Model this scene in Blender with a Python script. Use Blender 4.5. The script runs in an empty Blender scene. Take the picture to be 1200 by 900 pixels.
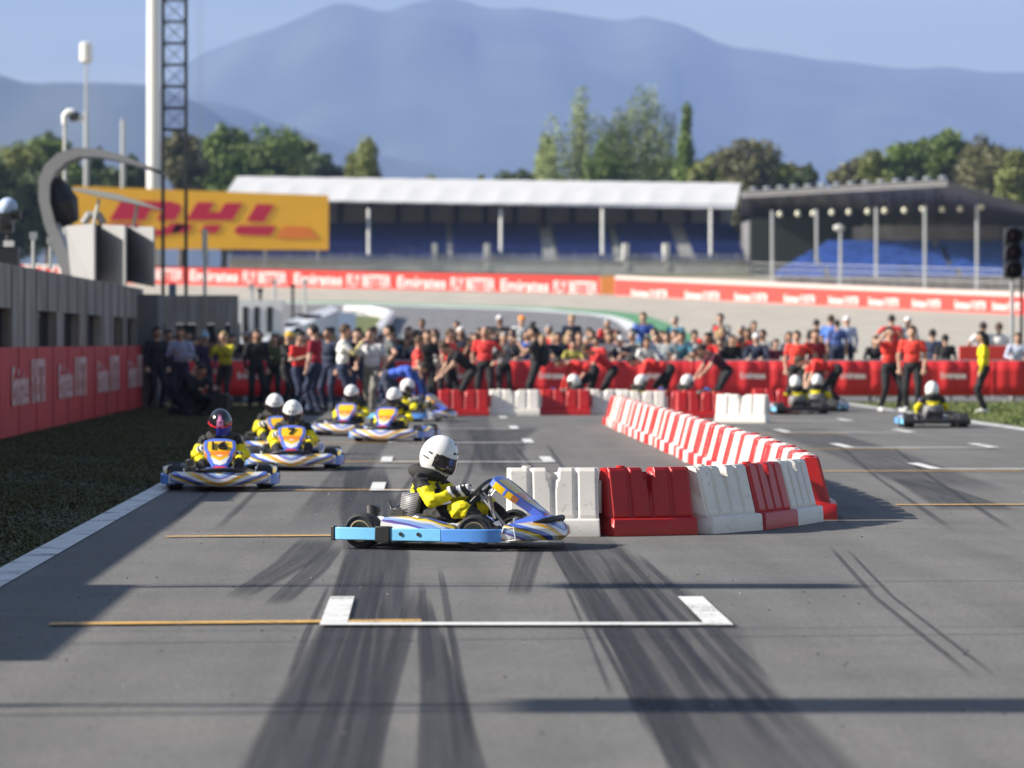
import bpy, bmesh, math, random
import numpy as np
from mathutils import Vector, Matrix, noise as mnoise
R = math.radians
random.seed(7); rng = np.random.default_rng(7)
scene = bpy.context.scene
C = scene.collection

# ------------------------------------------------------------------ camera, sky, sun, exposure
CAMH = 1.5; F = 4000.0; VX = 498.0; HY = 401.0
cd = bpy.data.cameras.new('camera'); cam = bpy.data.objects.new('camera', cd); C.objects.link(cam)
cam.location = (0, 0, CAMH); cam.rotation_euler = (R(90), 0, 0)
cd.sensor_width = 36; cd.lens = 120; cd.shift_x = 102/1200; cd.shift_y = -49/1200
cd.clip_start = 0.5; cd.clip_end = 60000
cd.dof.use_dof = True; cd.dof.focus_distance = 25.6; cd.dof.aperture_fstop = 2.45
scene.camera = cam
SUN_E, SUN_B = R(31), R(-6)      # elevation, and how far beyond the left the sun stands
sdir = Vector((-math.cos(SUN_E)*math.cos(SUN_B), math.cos(SUN_E)*math.sin(SUN_B), math.sin(SUN_E)))
w = bpy.data.worlds.new('World'); scene.world = w; w.use_nodes = True
nt = w.node_tree; bg = nt.nodes['Background']
sky = nt.nodes.new('ShaderNodeTexSky'); sky.sky_type = 'NISHITA'; sky.sun_disc = False
sky.sun_elevation = SUN_E; sky.sun_rotation = math.atan2(sdir.x, sdir.y)
sky.air_density = 1.0; sky.dust_density = 0.6; sky.ozone_density = 2.0; sky.altitude = 100
# thin cloud veils high over the hills
tc = nt.nodes.new('ShaderNodeTexCoord'); mp = nt.nodes.new('ShaderNodeMapping'); mp.inputs['Scale'].default_value = (2.2, 2.2, 26)
nz = nt.nodes.new('ShaderNodeTexNoise'); nz.inputs['Scale'].default_value = 1.6; nz.inputs['Detail'].default_value = 5
cr = nt.nodes.new('ShaderNodeValToRGB'); cr.color_ramp.elements[0].position = .38; cr.color_ramp.elements[1].position = .72
cr.color_ramp.elements[0].color = (.90, .84, .74, 1); cr.color_ramp.elements[1].color = (1.35, 1.12, .92, 1)
mx = nt.nodes.new('ShaderNodeMixRGB'); mx.blend_type = 'MULTIPLY'; mx.inputs[0].default_value = 1
L = nt.links.new
L(tc.outputs['Generated'], mp.inputs['Vector']); L(mp.outputs[0], nz.inputs['Vector']); L(nz.outputs['Fac'], cr.inputs[0])
# a grey-blue veil of cloud lies along the horizon and thins out higher up
sx = nt.nodes.new('ShaderNodeSeparateXYZ'); L(tc.outputs['Generated'], sx.inputs[0])
vr = nt.nodes.new('ShaderNodeValToRGB'); vr.color_ramp.elements[0].position = .0; vr.color_ramp.elements[1].position = .42
vr.color_ramp.elements[0].color = (.98, .84, .60, 1); vr.color_ramp.elements[1].color = (1, 1, 1, 1); q_ = vr.color_ramp.elements.new(.14); q_.color = (.80, .72, .54, 1)
m2 = nt.nodes.new('ShaderNodeMixRGB'); m2.blend_type = 'MULTIPLY'; m2.inputs[0].default_value = 1; L(sx.outputs[2], vr.inputs[0])
L(sky.outputs[0], mx.inputs[1]); L(cr.outputs[0], mx.inputs[2]); L(mx.outputs[0], m2.inputs[1]); L(vr.outputs[0], m2.inputs[2]); L(m2.outputs[0], bg.inputs[0]); bg.inputs[1].default_value = 0.075
sd = bpy.data.lights.new('sun', 'SUN'); sd.energy = 5.0; sd.angle = R(0.5); sd.color = (1, .93, .82)
sun = bpy.data.objects.new('sun', sd); C.objects.link(sun); sun.rotation_euler = (-sdir).to_track_quat('-Z', 'Y').to_euler(); sun.location = (-30, 10, 30)
scene.view_settings.view_transform = 'Standard'; scene.view_settings.look = 'None'
scene.view_settings.exposure = 1.14; scene.view_settings.gamma = 1
scene.cycles.max_bounces = 6; scene.cycles.volume_bounces = 1

# ------------------------------------------------------------------ helpers
def new_mat(name, col, rough=.6, metal=0, **kw):
    m = bpy.data.materials.new(name); m.use_nodes = True
    b = m.node_tree.nodes['Principled BSDF']
    b.inputs['Base Color'].default_value = (*col, 1); b.inputs['Roughness'].default_value = rough; b.inputs['Metallic'].default_value = metal
    if 'coat' in kw: b.inputs['Coat Weight'].default_value = kw['coat']; b.inputs['Coat Roughness'].default_value = .08
    v = kw.get('vary', .0)
    if v:
        n = m.node_tree.nodes; l = m.node_tree.links.new
        t = n.new('ShaderNodeTexCoord'); nn = n.new('ShaderNodeTexNoise'); nn.inputs['Scale'].default_value = kw.get('scale', 8); nn.inputs['Detail'].default_value = 6
        r = n.new('ShaderNodeValToRGB'); r.color_ramp.elements[0].position = .3; r.color_ramp.elements[1].position = .7
        r.color_ramp.elements[0].color = (*[c*(1-v) for c in col], 1); r.color_ramp.elements[1].color = (*[min(1, c*(1+v)) for c in col], 1)
        l(t.outputs['Object'], nn.inputs['Vector']); l(nn.outputs['Fac'], r.inputs[0]); l(r.outputs[0], b.inputs['Base Color'])
        if kw.get('bump'):
            bp = n.new('ShaderNodeBump'); bp.inputs['Strength'].default_value = kw['bump']; bp.inputs['Distance'].default_value = kw.get('bdist', .02)
            l(nn.outputs['Fac'], bp.inputs['Height']); l(bp.outputs[0], b.inputs['Normal'])
    return m
_mc = {}
def cm(col, rough=.75, metal=0, **kw):
    k = (tuple(round(c, 3) for c in col), rough, metal, tuple(sorted(kw.items())))
    if k not in _mc: _mc[k] = new_mat('paint', col, rough, metal, **kw)
    return _mc[k]

def tag(o, label=None, cat=None, group=None, kind=None):
    if label: o['label'] = label
    if cat: o['category'] = cat
    if group: o['group'] = group
    if kind: o['kind'] = kind
    return o
def empty(name, loc, rz=0, label=None, cat=None, group=None):
    o = bpy.data.objects.new(name, None); o.empty_display_size = .2; C.objects.link(o)
    o.location = loc; o.rotation_euler = (0, 0, rz); return tag(o, label, cat, group)
def children(o): return [c for c in KIDS.get(o.name, [])]
KIDS = {}
def setp(o, parent):
    o.parent = parent; KIDS.setdefault(parent.name, []).append(o)
def copy_tree(o, parent=None, fn=None):
    c = o.copy(); C.objects.link(c)
    if parent: setp(c, parent)
    for ch in children(o): copy_tree(ch, c)
    return c

class MB:
    def __init__(s): s.v = []; s.f = []; s.m = []; s.mi = 0; s.uv = None
    def add(s, vs, fs):
        n = len(s.v); s.v += [tuple(v) for v in vs]; s.f += [tuple(i+n for i in f) for f in fs]; s.m += [s.mi]*len(fs); return s
    def box(s, c, d, rz=0, rot=None):
        M = rot if rot is not None else Matrix.Rotation(rz, 3, 'Z')
        vs = [Vector(c)+M@Vector((d[0]/2*i, d[1]/2*j, d[2]/2*k)) for i in (-1, 1) for j in (-1, 1) for k in (-1, 1)]
        return s.add(vs, [(0, 1, 3, 2), (4, 6, 7, 5), (0, 4, 5, 1), (2, 3, 7, 6), (0, 2, 6, 4), (1, 5, 7, 3)])
    def tube(s, pts, r, n=8, closed=False, cap=True):
        pts = [Vector(p) for p in pts]; rs = r if isinstance(r, (list, tuple)) else [r]*len(pts)
        vs = []; N = len(pts); prev = None
        for i, p in enumerate(pts):
            a = pts[i-1] if (i > 0 or closed) else p; b = pts[(i+1) % N] if (i < N-1 or closed) else p
            t = (b-a).normalized()
            if prev is None: u = t.orthogonal().normalized()
            else: u = (prev-t*prev.dot(t)); u = u.normalized() if u.length > 1e-6 else t.orthogonal().normalized()
            prev = u; v = t.cross(u)
            for k in range(n):
                an = 2*math.pi*k/n; vs.append(p+(u*math.cos(an)+v*math.sin(an))*rs[i])
        fs = []
        for i in range(N if closed else N-1):
            for k in range(n):
                j = (i+1) % N; fs.append((i*n+k, i*n+(k+1) % n, j*n+(k+1) % n, j*n+k))
        if cap and not closed: fs += [tuple(reversed(range(n))), tuple((N-1)*n+k for k in range(n))]
        return s.add(vs, fs)
    def cyl(s, a, b, r, r2=None, n=16): return s.tube([a, b], [r, r if r2 is None else r2], n)
    def ell(s, c, d, n=12, m=16, rot=None):
        M = rot or Matrix.Identity(3); vs = []; fs = []
        for i in range(n+1):
            for j in range(m):
                a = math.pi*i/n; b = 2*math.pi*j/m
                vs.append(Vector(c)+M@Vector((d[0]*math.sin(a)*math.cos(b), d[1]*math.sin(a)*math.sin(b), d[2]*math.cos(a))))
        for i in range(n):
            for j in range(m): fs.append((i*m+j, (i+1)*m+j, (i+1)*m+(j+1) % m, i*m+(j+1) % m))
        return s.add(vs, fs)
    def loft(s, rings, closed=True, cap=True):
        n = len(rings[0]); vs = [p for r in rings for p in r]; fs = []
        for i in range(len(rings)-1):
            for k in range(n if closed else n-1): fs.append((i*n+k, i*n+(k+1) % n, (i+1)*n+(k+1) % n, (i+1)*n+k))
        if cap and closed: fs += [tuple(reversed(range(n))), tuple((len(rings)-1)*n+k for k in range(n))]
        return s.add(vs, fs)
    def prism(s, poly, ext):   # poly: list of 3d points, ext: vector
        e = Vector(ext); n = len(poly); p = [Vector(q) for q in poly]
        return s.add(p+[q+e for q in p], [tuple(reversed(range(n))), tuple(range(n, 2*n))]+[(i, (i+1) % n, n+(i+1) % n, n+i) for i in range(n)])
    def build(s, name, mat, parent=None, smooth=False, loc=None, fixn=True, bevel=0, ang=38):
        me = bpy.data.meshes.new(name); me.from_pydata(s.v, [], s.f)
        mats = mat if isinstance(mat, (list, tuple)) else [mat]
        for m in mats: me.materials.append(m)
        if len(mats) > 1: me.polygons.foreach_set('material_index', s.m)
        if s.uv is not None:
            ul = me.uv_layers.new(name='UVMap')
            for i, lp in enumerate(me.loops): ul.data[i].uv = s.uv[lp.vertex_index]
        if fixn:
            bm = bmesh.new(); bm.from_mesh(me)
            bmesh.ops.remove_doubles(bm, verts=bm.verts, dist=1e-6) if s.uv is None else None
            bmesh.ops.recalc_face_normals(bm, faces=bm.faces); bm.to_mesh(me); bm.free()
        o = bpy.data.objects.new(name, me); C.objects.link(o)
        if smooth:
            me.polygons.foreach_set('use_smooth', [True]*len(me.polygons))
            try: me.set_sharp_from_angle(angle=R(ang))
            except Exception: pass
        if bevel:
            b = o.modifiers.new('bevel', 'BEVEL'); b.width = bevel; b.segments = 2; b.limit_method = 'ANGLE'
        if loc is not None: o.location = loc
        if parent: setp(o, parent)
        me.update(); return o

def to_mesh(o):
    """evaluated copy of an object's mesh; the object itself is dropped"""
    C.objects.link(o); dg = bpy.context.evaluated_depsgraph_get(); dg.update()
    me = bpy.data.meshes.new_from_object(o.evaluated_get(dg)); C.objects.unlink(o); bpy.data.objects.remove(o); return me
_tx = {}
def text_mesh(t, bold=0.0, spacing=1.0, shear=0, ext=.01):
    k = (t, bold, spacing, shear, ext)
    if k in _tx: return _tx[k]
    c = bpy.data.curves.new('lettering', 'FONT'); c.body = t; c.size = 1; c.extrude = ext; c.offset = bold; c.space_character = spacing; c.shear = shear
    c.align_x = 'CENTER'; c.align_y = 'CENTER'; c.resolution_u = 3 if len(t) > 3 else 10
    me = to_mesh(bpy.data.objects.new('lettering', c)); _tx[k] = me
    co = np.empty(len(me.vertices)*3); me.vertices.foreach_get('co', co); co = co.reshape(-1, 3)
    me['w'] = float(np.ptp(co[:, 0])); me['h'] = float(np.ptp(co[:, 1]))
    co[:, 0] -= (co[:, 0].max()+co[:, 0].min())/2; co[:, 1] -= (co[:, 1].max()+co[:, 1].min())/2; me.vertices.foreach_set('co', co.ravel())
    return me
def lettering(t, mat, parent, loc, xdir, width, height, updir=(0, 0, 1), name='lettering', **kw):
    me = text_mesh(t, **kw); o = bpy.data.objects.new(name, me.copy()); C.objects.link(o)
    o.data.materials.clear(); o.data.materials.append(mat)
    x = Vector(xdir).normalized(); u = Vector(updir); u = (u-x*u.dot(x)).normalized(); n = x.cross(u)
    M = Matrix((x, u, n)).transposed().to_4x4(); M.translation = Vector(loc)
    o.matrix_local = M @ Matrix.Diagonal((width/me['w'], height/me['h'], 1, 1)); setp(o, parent); return o

# text prototypes first (cheap while the scene is empty)
for args in (dict(t='Emirates', bold=.02), dict(t='FLY BETTER', bold=.02), dict(t='16', bold=.0, spacing=.85), dict(t='7', bold=.0)): text_mesh(**args)

# ------------------------------------------------------------------ body builder (capsules and ellipsoids fused into one continuous skin)
def fuse(prims, voxel, mats_of, override=None, smooth=4, folds=0):
    mb = MB()
    for p in prims:
        if p[0] == 'c':
            _, a, b, ra, rb, t = p; a = Vector(a); b = Vector(b)
            mb.ell(a, (ra,)*3, 8, 12); mb.ell(b, (rb,)*3, 8, 12)
            if (b-a).length > 1e-4: mb.tube([a, b], [ra, rb], 12)
        else:
            _, c, d, rot, t = p; mb.ell(c, d, 12, 16, rot)
    me = bpy.data.meshes.new('body'); me.from_pydata(mb.v, [], mb.f); o = bpy.data.objects.new('body', me)
    r = o.modifiers.new('r', 'REMESH'); r.mode = 'VOXEL'; r.voxel_size = voxel; r.use_smooth_shade = True
    s = o.modifiers.new('s', 'SMOOTH'); s.factor = .5; s.iterations = smooth
    me2 = to_mesh(o); bpy.data.meshes.remove(me)
    n = len(me2.polygons); cen = np.empty(n*3); me2.polygons.foreach_get('center', cen); cen = cen.reshape(-1, 3)
    best = np.full(n, 1e9); tg = np.zeros(n, int)
    for p in prims:
        if p[0] == 'c':
            _, a, b, ra, rb, t = p; a = np.array(a, float); b = np.array(b, float); ab = b-a; L2 = max(ab@ab, 1e-9)
            u = np.clip((cen-a)@ab/L2, 0, 1); d = np.linalg.norm(cen-a-u[:, None]*ab, axis=1)-(ra+(rb-ra)*u)
        else:
            _, c, dd, rot, t = p; q = cen-np.array(c); 
            if rot is not None: q = q@np.array(rot)
            d = (np.linalg.norm(q/np.array(dd), axis=1)-1)*min(dd)
        k = d < best; best[k] = d[k]; tg[k] = t
    if override is not None: tg = override(cen, tg)
    if folds:
        m_ = len(me2.vertices); co = np.empty(m_*3); me2.vertices.foreach_get('co', co); co = co.reshape(-1, 3); no = np.empty(m_*3); me2.vertex_normals.foreach_get('vector', no); no = no.reshape(-1, 3)
        vt = np.zeros(m_, bool)
        for pl, t_ in zip(me2.polygons, tg):
            if t_ in (1, 2, 3): vt[list(pl.vertices)] = True
        for i in np.nonzero(vt)[0]:
            c_ = co[i]; q = Vector((c_[0]*9, c_[1]*9, c_[2]*17)); f_ = 1-2*abs(mnoise.noise(q+Vector((3, 1, 7))*.7+mnoise.noise_vector(q*.5)*1.2)); co[i] += no[i]*(f_-.55)*folds
        me2.vertices.foreach_set('co', co.ravel())
    me2.materials.clear()
    for m in mats_of: me2.materials.append(m)
    me2.polygons.foreach_set('material_index', tg.astype(np.int32)); me2.polygons.foreach_set('use_smooth', [True]*n); me2.update()
    return me2
SKIN, TOP, SLV, TRS, SHO, EYE, GLV = range(7)
def hand_prims(w, d, side, t=SKIN, k=1.0, curl=.4):
    """palm, four unequal bent fingers and a thumb; w wrist, d direction"""
    w = Vector(w); d = Vector(d).normalized(); u = d.cross(Vector((0, 0, 1))) if abs(d.z) < .8 else d.cross(Vector((1, 0, 0))); u.normalize(); n = u.cross(d)
    pr = [('c', w, w+d*.03*k, .026*k, .03*k, t), ('c', w+d*.03*k+u*.02*k, w+d*.075*k+u*.022*k, .018*k, .017*k, t), ('c', w+d*.03*k-u*.02*k, w+d*.075*k-u*.022*k, .018*k, .017*k, t)]
    for i, (o_, l) in enumerate(((-.033, .055), (-.011, .07), (.011, .066), (.032, .05))):
        a = w+d*.08*k+u*o_*k; b = a+d*l*.55*k-n*l*.15*k; c = b+d*l*.45*k*(1-curl)-n*l*.45*k*curl
        pr += [('c', a, b, .0105*k, .0095*k, t), ('c', b, c, .0095*k, .008*k, t)]
    a = w+d*.03*k+u*.028*k*side; b = a+d*.03*k+u*.03*k*side-n*.012*k; pr += [('c', a, b, .014*k, .011*k, t), ('c', b, b+d*.03*k-n*.008*k, .011*k, .009*k, t)]
    return pr
POSES = {
 'stand':  dict(lean=2, head=4, L=((.0, .07, -.28), (.07, .04, -.52)), Rr=((.0, .07, -.28), (.05, .05, -.52)), feet=((.02, .1), (-.03, -.11))),
 'hips':   dict(lean=-2, head=0, L=((-.1, .2, -.2), (.05, .02, -.40)), Rr=((0, .07, -.28), (.07, .04, -.52)), feet=((.05, .13), (-.05, -.13))),
 'folded': dict(lean=0, head=6, L=((.03, .09, -.27), (.24, -.12, -.22)), Rr=((.03, .09, -.27), (.26, -.1, -.19)), feet=((.0, .11), (0, -.11))),
 'phone':  dict(lean=3, head=2, L=((.17, .06, -.2), (.32, -.07, .02)), Rr=((.17, .06, -.2), (.32, -.07, .02)), feet=((.02, .1), (-.02, -.1))),
 'lean':   dict(lean=16, head=2, L=((.12, .1, -.24), (.32, .0, -.28)), Rr=((.10, .1, -.25), (.3, -.02, -.3)), feet=((-.1, .1), (-.14, -.1))),
 'bend':   dict(lean=76, head=50, L=((.08, .05, -.27), (.16, 0, -.5)), Rr=((.1, .03, -.26), (.12, 0, -.5)), feet=((.12, .12), (-.3, -.12)), hip=.86),
 'stoop':  dict(lean=48, head=40, L=((.14, .06, -.24), (.3, .0, -.42)), Rr=((.1, .05, -.26), (.26, 0, -.46)), feet=((.05, .12), (-.15, -.12)), hip=.9),
 'walk':   dict(lean=4, head=4, L=((-.08, .06, -.27), (.02, .04, -.5)), Rr=((.08, .06, -.27), (.26, .0, -.38)), feet=((.22, .08), (-.26, -.08)), hip=.9),
 'raise':  dict(lean=-2, head=-6, L=((.12, .14, .0), (.16, -.04, .2)), Rr=((.14, .14, .02), (.16, -.02, .22)), feet=((.05, .15), (-.1, -.14)), hip=.91),
 'crouch': dict(lean=30, head=25, L=((.15, .06, -.22), (.34, -.02, -.2)), Rr=((.15, .06, -.22), (.34, -.02, -.2)), feet=((.12, .12), (-.1, -.12)), hip=.36),
}
def person_prims(p):
    hz = p.get('hip', .93); a = R(p['lean']); hp = R(p['lean']*.5+p['head']*.8)
    s = Vector((math.sin(a), 0, math.cos(a))); hip = Vector((-.16*math.sin(a) if p['lean'] > 30 else 0, 0, hz))
    rot = Matrix.Rotation(a, 3, 'Y'); pr = []
    pr += [('e', hip+s*.02, (.115, .165, .115), rot, TRS), ('e', hip+s*.17, (.105, .15, .15), rot, TOP), ('e', hip+s*.36, (.12, .175, .17), rot, TOP),
           ('c', hip+s*.47+Vector((0, .1, 0)), hip+s*.47-Vector((0, .1, 0)), .065, .065, TOP)]
    nb = hip+s*.52; hd = Vector((math.sin(hp), 0, math.cos(hp))); head = nb+hd*.19+Vector((.02, 0, 0)); hrot = Matrix.Rotation(hp*.8, 3, 'Y')
    hf = hrot@Vector((1, 0, 0)); hu = hrot@Vector((0, 0, 1))
    pr += [('c', nb-s*.02, head-hu*.05-hf*.02, .056, .052, SKIN), ('e', head, (.098, .078, .115), hrot, SKIN), ('e', head-hu*.055+hf*.03, (.062, .056, .065), hrot, SKIN),
           ('c', head+hf*.09+hu*.01, head+hf*.108-hu*.025, .012, .016, SKIN), ('c', head+Vector((0, .078, 0))-hu*.01, head+Vector((0, .08, 0))-hu*.035, .014, .01, SKIN), ('c', head-Vector((0, .078, 0))-hu*.01, head-Vector((0, .08, 0))-hu*.035, .014, .01, SKIN)]
    for sd_, arm in ((1, p['L']), (-1, p['Rr'])):
        sh = hip+s*.475+Vector((0, sd_*.175, 0)); e = sh+Vector((arm[0][0], sd_*arm[0][1], arm[0][2])); wv = sh+Vector((arm[1][0], sd_*arm[1][1], arm[1][2]))
        pr += [('c', sh, sh+(e-sh)*.6, .062, .052, TOP), ('c', sh+(e-sh)*.6, e, .046, .04, SLV), ('c', e, wv, .041, .029, SLV)]
        pr += hand_prims(wv, wv-e+Vector((.05, 0, -.02)), -sd_)
    for sd_, ft in zip((1, -1), p['feet']):
        h_ = hip+Vector((0, sd_*.085, -.03)); an = Vector((ft[0], ft[1], .085)); l1, l2 = .44, .42; d = an-h_; D = min(d.length, l1+l2-.002)
        if d.length > D: an = h_+d.normalized()*D; an.z = max(an.z, .085)
        c_ = (l1*l1+D*D-l2*l2)/(2*l1*D); ax = d.normalized(); f_ = Vector((1, sd_*.15, .0)); f_ = (f_-ax*f_.dot(ax)).normalized(); kn = h_+ax*l1*c_+f_*l1*math.sqrt(max(0, 1-c_*c_))
        pr += [('c', h_, kn, .092, .066, TRS), ('c', kn, an+Vector((0, 0, .02)), .064, .052, TRS), ('c', an-Vector((.045, 0, .04)), an+Vector((.13, sd_*.02, -.05)), .045, .036, SHO), ('c', an, an+Vector((.05, 0, -.03)), .045, .042, SHO)]
    eyes = [head+hf*.09+Vector((0, y, 0))+hu*.015 for y in (-.032, .032)]+[head+hf*.092+Vector((0, y, 0))-hu*.062 for y in (-.012, .012)]
    def ov(cen, tg):
        for e in eyes: tg[np.linalg.norm(cen-np.array(e), axis=1) < .0135] = EYE
        return tg
    return pr, head, hrot, ov
BODY = {}
MS = [new_mat('skin', (.5, .29, .2), .55)]+[new_mat(n_, c_, .8) for n_, c_ in (('shirt', (.5, .5, .5)), ('sleeve', (.5, .5, .5)), ('trousers', (.03, .03, .04)), ('shoes', (.05, .05, .05)), ('eyes', (.03, .02, .02)), ('gloves', (.02, .02, .02)))]
for k_, p_ in POSES.items():
    pr, hd_, hr_, ov_ = person_prims(p_); BODY[k_] = (fuse(pr, .0125, MS, ov_, 4, .014), hd_, hr_)
def ellpatch(mb, rad, az0, az1, el0, el1, n=14, m=18, scale=1.0, f=None):
    vs = []; fs = []
    for i in range(n+1):
        for j in range(m+1):
            e = R(el0+(el1-el0)*i/n); a = R(az0+(az1-az0)*j/m); d = Vector((math.cos(e)*math.cos(a), math.cos(e)*math.sin(a), math.sin(e)))
            r = f(d, a, e) if f else Vector((d.x*rad[0], d.y*rad[1], d.z*rad[2])); vs.append(r*scale)
    for i in range(n):
        for j in range(m): k = i*(m+1)+j; fs.append((k, k+1, k+m+2, k+m+1))
    mb.add(vs, fs)
HAIRM = {}
def hair_mesh(kind):
    if kind in HAIRM: return HAIRM[kind]
    mb = MB()
    def f(d, a, e):
        r = 1.0
        front = max(0, d.x); lim = -.35 if d.x < .2 else (.25+.25*front)
        if d.z < lim: r = .82
        return Vector((d.x*.108*r-.006, d.y*.09*r, d.z*.13*r+.004))
    if kind in ('short', 'long', 'tail'):
        ellpatch(mb, None, -180, 180, -70, 90, 18, 24, 1, f)
        if kind == 'long': mb.tube([(-.05, 0, .04), (-.075, 0, -.06), (-.075, 0, -.17), (-.07, 0, -.24)], [.085, .088, .08, .03], 12)
        if kind == 'tail': mb.tube([(-.1, 0, .03), (-.14, 0, -.03), (-.13, 0, -.14), (-.12, 0, -.2)], [.03, .035, .028, .008], 10)
    elif kind == 'cap':
        ellpatch(mb, (.112, .095, .135), -180, 180, 12, 90, 8, 20)
        mb.tube([(.07, 0, .045), (.12, 0, .04), (.175, 0, .03)], [.06, .055, .02], 12); 
        for i in range(len(mb.v)-36, len(mb.v)): v = mb.v[i]; mb.v[i] = (v[0], v[1]*1.1, .04+(v[2]-.04)*.18)
    elif kind == 'bald':
        ellpatch(mb, (.104, .084, .09), 70, 290, -30, 15, 8, 16)
    o = mb.build('hair', MS[4], smooth=True); me = o.data; bpy.data.objects.remove(o); HAIRM[kind] = me; return me
rp_ = random.Random(5)
SKINS = [(.52, .31, .22), (.44, .25, .17), (.60, .38, .28), (.3, .17, .11)]
HAIRC = {'dark': (.02, .015, .012), 'brown': (.07, .04, .02), 'blond': (.35, .25, .12), 'grey': (.3, .3, .3), 'black': (.01, .01, .012)}
def person(px, Yd, zfeet, face, pose, label, top, trs, hair='short', hairc='dark', slv=None, sho=(.03, .03, .03), skin=0, hgt=1.75, group=None, shift=0):
    """face: compass degrees, -90 looks at the camera, 0 to the right, 180 to the left, 90 away"""
    me, hd, hr = BODY[pose]
    o = empty('person', (X(px, Yd), Yd, zfeet), R(face), label, 'person', group); o.scale = (hgt/1.75*1.1, hgt/1.75*1.12, hgt/1.75)
    b = bpy.data.objects.new('body', me); C.objects.link(b); setp(b, o)
    sk = cm(SKINS[skin], .55); cols = [sk, cm(top, .8, vary=.28, scale=5, bump=.5), sk if slv is None else cm(slv, .8, vary=.28, scale=5, bump=.5), cm(trs, .85, vary=.3, scale=5, bump=.5), cm(sho, .6), MS[5], MS[6]]
    if slv is None and rp_.random() < .3: cols[2] = sk
    for i, m in enumerate(cols): b.material_slots[i].link = 'OBJECT'; b.material_slots[i].material = m
    h_ = bpy.data.objects.new('cap' if hair == 'cap' else 'hair', hair_mesh(hair)); C.objects.link(h_)
    M = hr.to_4x4(); M.translation = hd; h_.matrix_local = M; setp(h_, o)
    h_.material_slots[0].link = 'OBJECT'; h_.material_slots[0].material = cm(HAIRC.get(hairc, hairc) if isinstance(hairc, str) else hairc, .7)
    return o

# young kart driver, seated, in the kart's own axes (x forward, y left, origin on the ground between the axles)
def driver_prims():
    pr = []; S = TRS; Y_ = SLV
    ry = Matrix.Rotation(R(12), 3, 'Y')
    pr += [('e', (-.17, 0, .20), (.12, .145, .10), ry, TRS), ('e', (-.15, 0, .32), (.10, .125, .13), ry, TOP), ('e', (-.11, 0, .44), (.105, .145, .12), ry, TOP), ('c', (-.1, .09, .50), (-.1, -.09, .50), .06, .06, TOP), ('c', (-.08, 0, .51), (-.04, 0, .6), .06, .055, GLV)]
    for s_ in (1, -1):
        if s_ < 0: el, wr, hc = (.03, -.26, .33), (.17, -.185, .40), (.27, -.14, .415)
        else: el, wr, hc = (.05, .26, .33), (.22, .18, .34), (.32, .135, .35)
        sh = (-.1, s_*.16, .48)
        pr += [('c', sh, el, .058, .048, SLV), ('c', el, wr, .049, .038, SLV)]
        if s_ < 0: kn, an = (.24, -.2, .28), (.50, -.13, .115)
        else: kn, an = (.30, .2, .29), (.55, .13, .12)
        hipj = (-.13, s_*.08, .18)
        pr += [('c', hipj, kn, .082, .062, TRS), ('c', kn, an, .06, .046, TRS), ('c', an, (an[0]+.02, an[1], .10), .045, .045, TRS)]
    def ov(cen, tg):
        # yellow shoulder flash, yellow sleeves, yellow knees, black elsewhere
        x, y, z_ = cen.T
        k = (tg == TOP) & (x > -.05) & (z_ > .40) & (np.abs(y) > .05); tg[k] = SLV
        for s_ in (1, -1):
            d = np.linalg.norm(cen-np.array([.22 if s_ < 0 else .28, s_*.2, .285]), axis=1); tg[(tg == TRS) & (d < .088) & (z_ < .35)] = SLV
        tg[(tg == TOP) & (x < -.17) & (z_ > .385) & (z_ < .455)] = SLV
        k = (tg == SLV) & (z_ > .435+.25*(x+.05)) & (np.abs(y) > .13) & (x < .06); tg[k] = TOP
        k = (tg == SLV) & (np.abs(y) < .15) & (z_ < .36) & (x < .12) & (x > -.2); tg[k] = TOP
        return tg
    return pr, ov
pr, ov_ = driver_prims(); DRIVER_ME = fuse(pr, .0075, MS, ov_, 6, .014)
gp_ = []
GL_ME = []
for s_, wr, hc in ((-1, (.165, -.187, .40), (.27, -.14, .415)), (1, (.215, .182, .34), (.32, .135, .35))):
    d = (Vector(hc)-Vector(wr)).normalized(); w_ = Vector(wr); pr = [('c', w_-d*.02, w_+d*.02, .046, .042, GLV), ('c', w_+d*.02, w_+d*.06, .036, .037, GLV)]
    u = Vector((.05, -s_*.25, .97)).normalized()
    for i in range(4):     # fingers close over the rim from outside, stacked along it
        a = w_+d*.075+u*(.033-.022*i); b = a+d*(.034-.002*abs(i-1))+Vector((0, s_*.012, .0)); c = b+d*.01+Vector((0, -s_*.03, -.004)); e = c-d*.02+Vector((0, -s_*.014, -.004))
        pr += [('c', w_+d*.045+u*(.02-.013*i), a, .016, .0135, SKIN), ('c', a, b, .0135, .012, GLV), ('c', b, c, .012, .011, GLV), ('c', c, e, .011, .0095, GLV)]
    a = w_+d*.045+u*.03; b = a+d*.028+Vector((0, -s_*.03, .012)); pr += [('c', a, b, .016, .013, GLV), ('c', b, b+d*.024+Vector((0, -s_*.006, -.008)), .013, .011, GLV)]
    GL_ME.append(fuse(pr, .005, [new_mat('white_glove_leather', (.75, .75, .74), .6)]+MS[1:6]+[new_mat('black_glove', (.02, .02, .022), .6)], lambda cen, tg: np.where((np.sin(cen[:, 0]*95+cen[:, 2]*60) > .35) & (tg == GLV), SKIN, tg), 2))

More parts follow.
